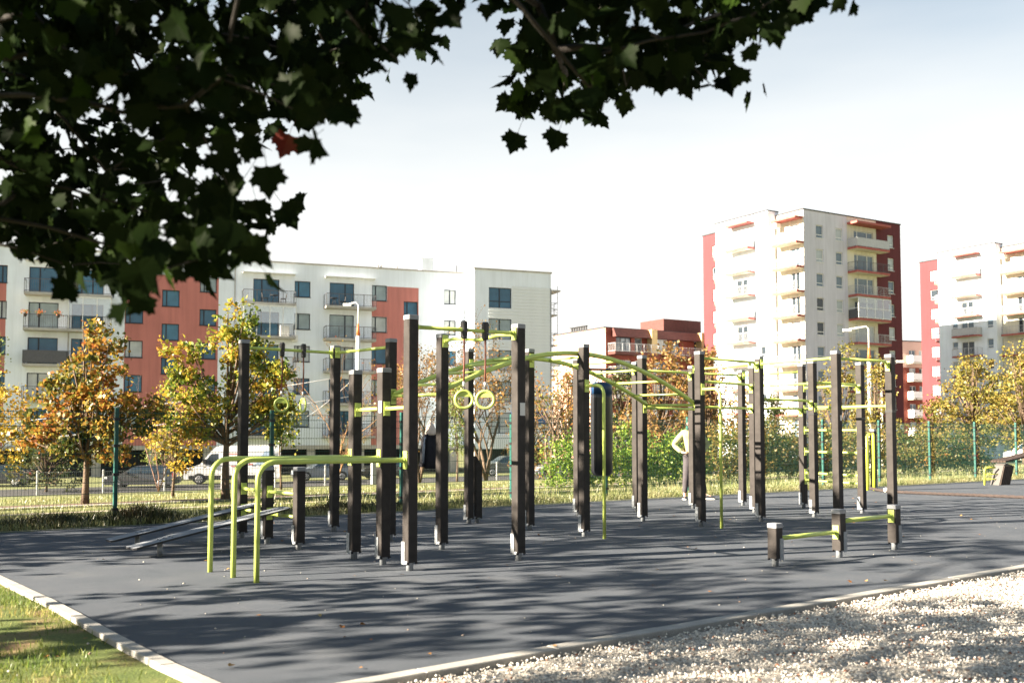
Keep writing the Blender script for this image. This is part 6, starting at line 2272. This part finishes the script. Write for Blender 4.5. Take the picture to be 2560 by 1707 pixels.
def shade_crown(root, ctr, rad, ncl, per_cl, size=0.15, sp=0.2):
    d = RNG.normal(size=(ncl, 3))
    d /= np.linalg.norm(d, axis=1)[:, None]
    r = RNG.uniform(0.25, 1, ncl) ** 0.5
    c = d * r[:, None] * np.array(rad) + np.array(ctr)
    k = np.repeat(np.arange(ncl), per_cl)
    p = c[k] + RNG.normal(size=(len(k), 3)) * np.array([sp, sp, sp * .7])
    return c, p


# upper crown of the same maple, above and behind the camera, out of the picture
c, p = shade_crown(over, (1.2, 0.2, 5.2), (3.6, 3.4, 2.2), 85, 30)
w_ = p + OO
keep = ~((w_[:, 1] > 0.3) & (w_[:, 2] - 1.35 < 0.50 * w_[:, 1])) & (w_[:, 2] > 2.6)
p = p[keep]
put('foliage', leaf_mesh('foliage', p, RNG.uniform(.8, 1.2, len(p)), leaf_frame(len(p)), size=0.15), over, kind='stuff')
b = MB()
for q in c[::4]:
    s = Vector((0.25, 0.1, 3.2 + 2 * random.random()))
    e = Vector(q)
    b.tube([s, s.lerp(e, .5) + Vector((0, 0, .15)), e], [0.035, 0.022, 0.008], 5)
b.link('branch', M_TWIG, over)

# neighbouring maples left of the picture; their shade dapples the playground
SHADE = [(-9.4, 4.7, 2.8, 26, 5.5), (-12.4, 9.4, 3.0, 62, 5.2), (-11.2, 1.6, 2.6, 10, 4.8), (-15.2, 12.3, 3.0, 66, 5.0)]
SHL = ['maple just outside the left edge, shading the near left of the playground', 'maple farther along outside the left edge, shading the middle of the playground',
       'maple left of the camera, shading the gravel and near floor', 'farthest maple outside the left edge, shading the back of the playground']
for (x, y, r, ncl, zc), lb in zip(SHADE, SHL):
    t = thing('maple_tree', lb, 'tree', (x, y, -0.03), 0)
    c, p = shade_crown(t, (0, 0, zc), (r, r, r * 1.03), ncl, 64, sp=0.32)
    p = p[p[:, 2] > 1.2]
    put('foliage', leaf_mesh('foliage', p, RNG.uniform(.8, 1.25, len(p)), leaf_frame(len(p)), size=0.16), t, kind='stuff')
    b = MB().tube([(0, 0, 0), (0.05, 0, 1.2), (0.0, .05, 2.6), (0.05, 0, 4.4), (0, 0, zc + r * .6)], [0.16, 0.12, 0.10, 0.06, 0.015], 10)
    b.link('trunk', M_BARK, t)
    b = MB()
    for q in c[::3]:
        e = Vector(q)
        s = Vector((0, 0, max(1.8, min(zc + 1, e.z - 0.8))))
        b.tube([s, s.lerp(e, .5) + Vector((0, 0, -.1)), e], [0.04, 0.025, 0.008], 5)
    b.link('branch', M_BARK, t)

# unseen tree belt added behind the camera to block low sky light
blb = []
for i in range(16):
    x = -9 + i * 3.4 + random.uniform(-.6, .6)
    y = -11 + i * 0.45 + random.uniform(-1, 1)
    for q in range(3):
        blb.append((x + random.uniform(-1, 1), y + random.uniform(-1, 1), 2.4 + 2.6 * q, 2.3, 2.0, 1.7))
co, fa = leaf_cloud(clumped(blb, 15000, 30, 0.5, 0.3), None, 0.42)
put('added_tree_belt', np_mesh('added_tree_belt', co, fa, LM_DGRN), kind='stuff')

# fallen leaves lying on the floor, kerb, gravel and lawn
n = 150
pxs, pys = RNG.uniform(-6, 9, n), RNG.uniform(5.2, 22, n)
ok = (u_of(pxs, pys) < -0.9) & (np.abs(pxs) < 0.55 * pys + .3)
pxs, pys = pxs[ok], pys[ok]
k = len(pxs)
tipa = RNG.uniform(0, 2 * math.pi, k)
tl = RNG.normal(size=(k, 3)) * .25
nrm = np.stack([tl[:, 0], tl[:, 1], np.ones(k)], 1)
nrm /= np.linalg.norm(nrm, axis=1)[:, None]
tip = np.stack([np.cos(tipa), np.sin(tipa), np.zeros(k)], 1)
tip -= (tip * nrm).sum(1)[:, None] * nrm
tip /= np.linalg.norm(tip, axis=1)[:, None]
fr2 = np.stack([np.cross(tip, nrm), tip, nrm], 2)
LM_FALL = leafmat('fallen_leaves_brown', [(0.10, 0.05, 0.02), (0.24, 0.10, 0.03), (0.34, 0.18, 0.06), (0.40, 0.28, 0.10)], 0.1, 0.04)
mef = leaf_mesh('fallen_leaves', np.stack([pxs, pys, np.full(k, 0.012)], 1), RNG.uniform(.16, .38, k), fr2, size=0.12)
mef.materials.clear()
mef.materials.append(LM_FALL)
put('fallen_leaves', mef, kind='stuff')
print('objects', len(col.objects), 'tris', sum(len(o.data.polygons) for o in col.objects if o.type == 'MESH'))
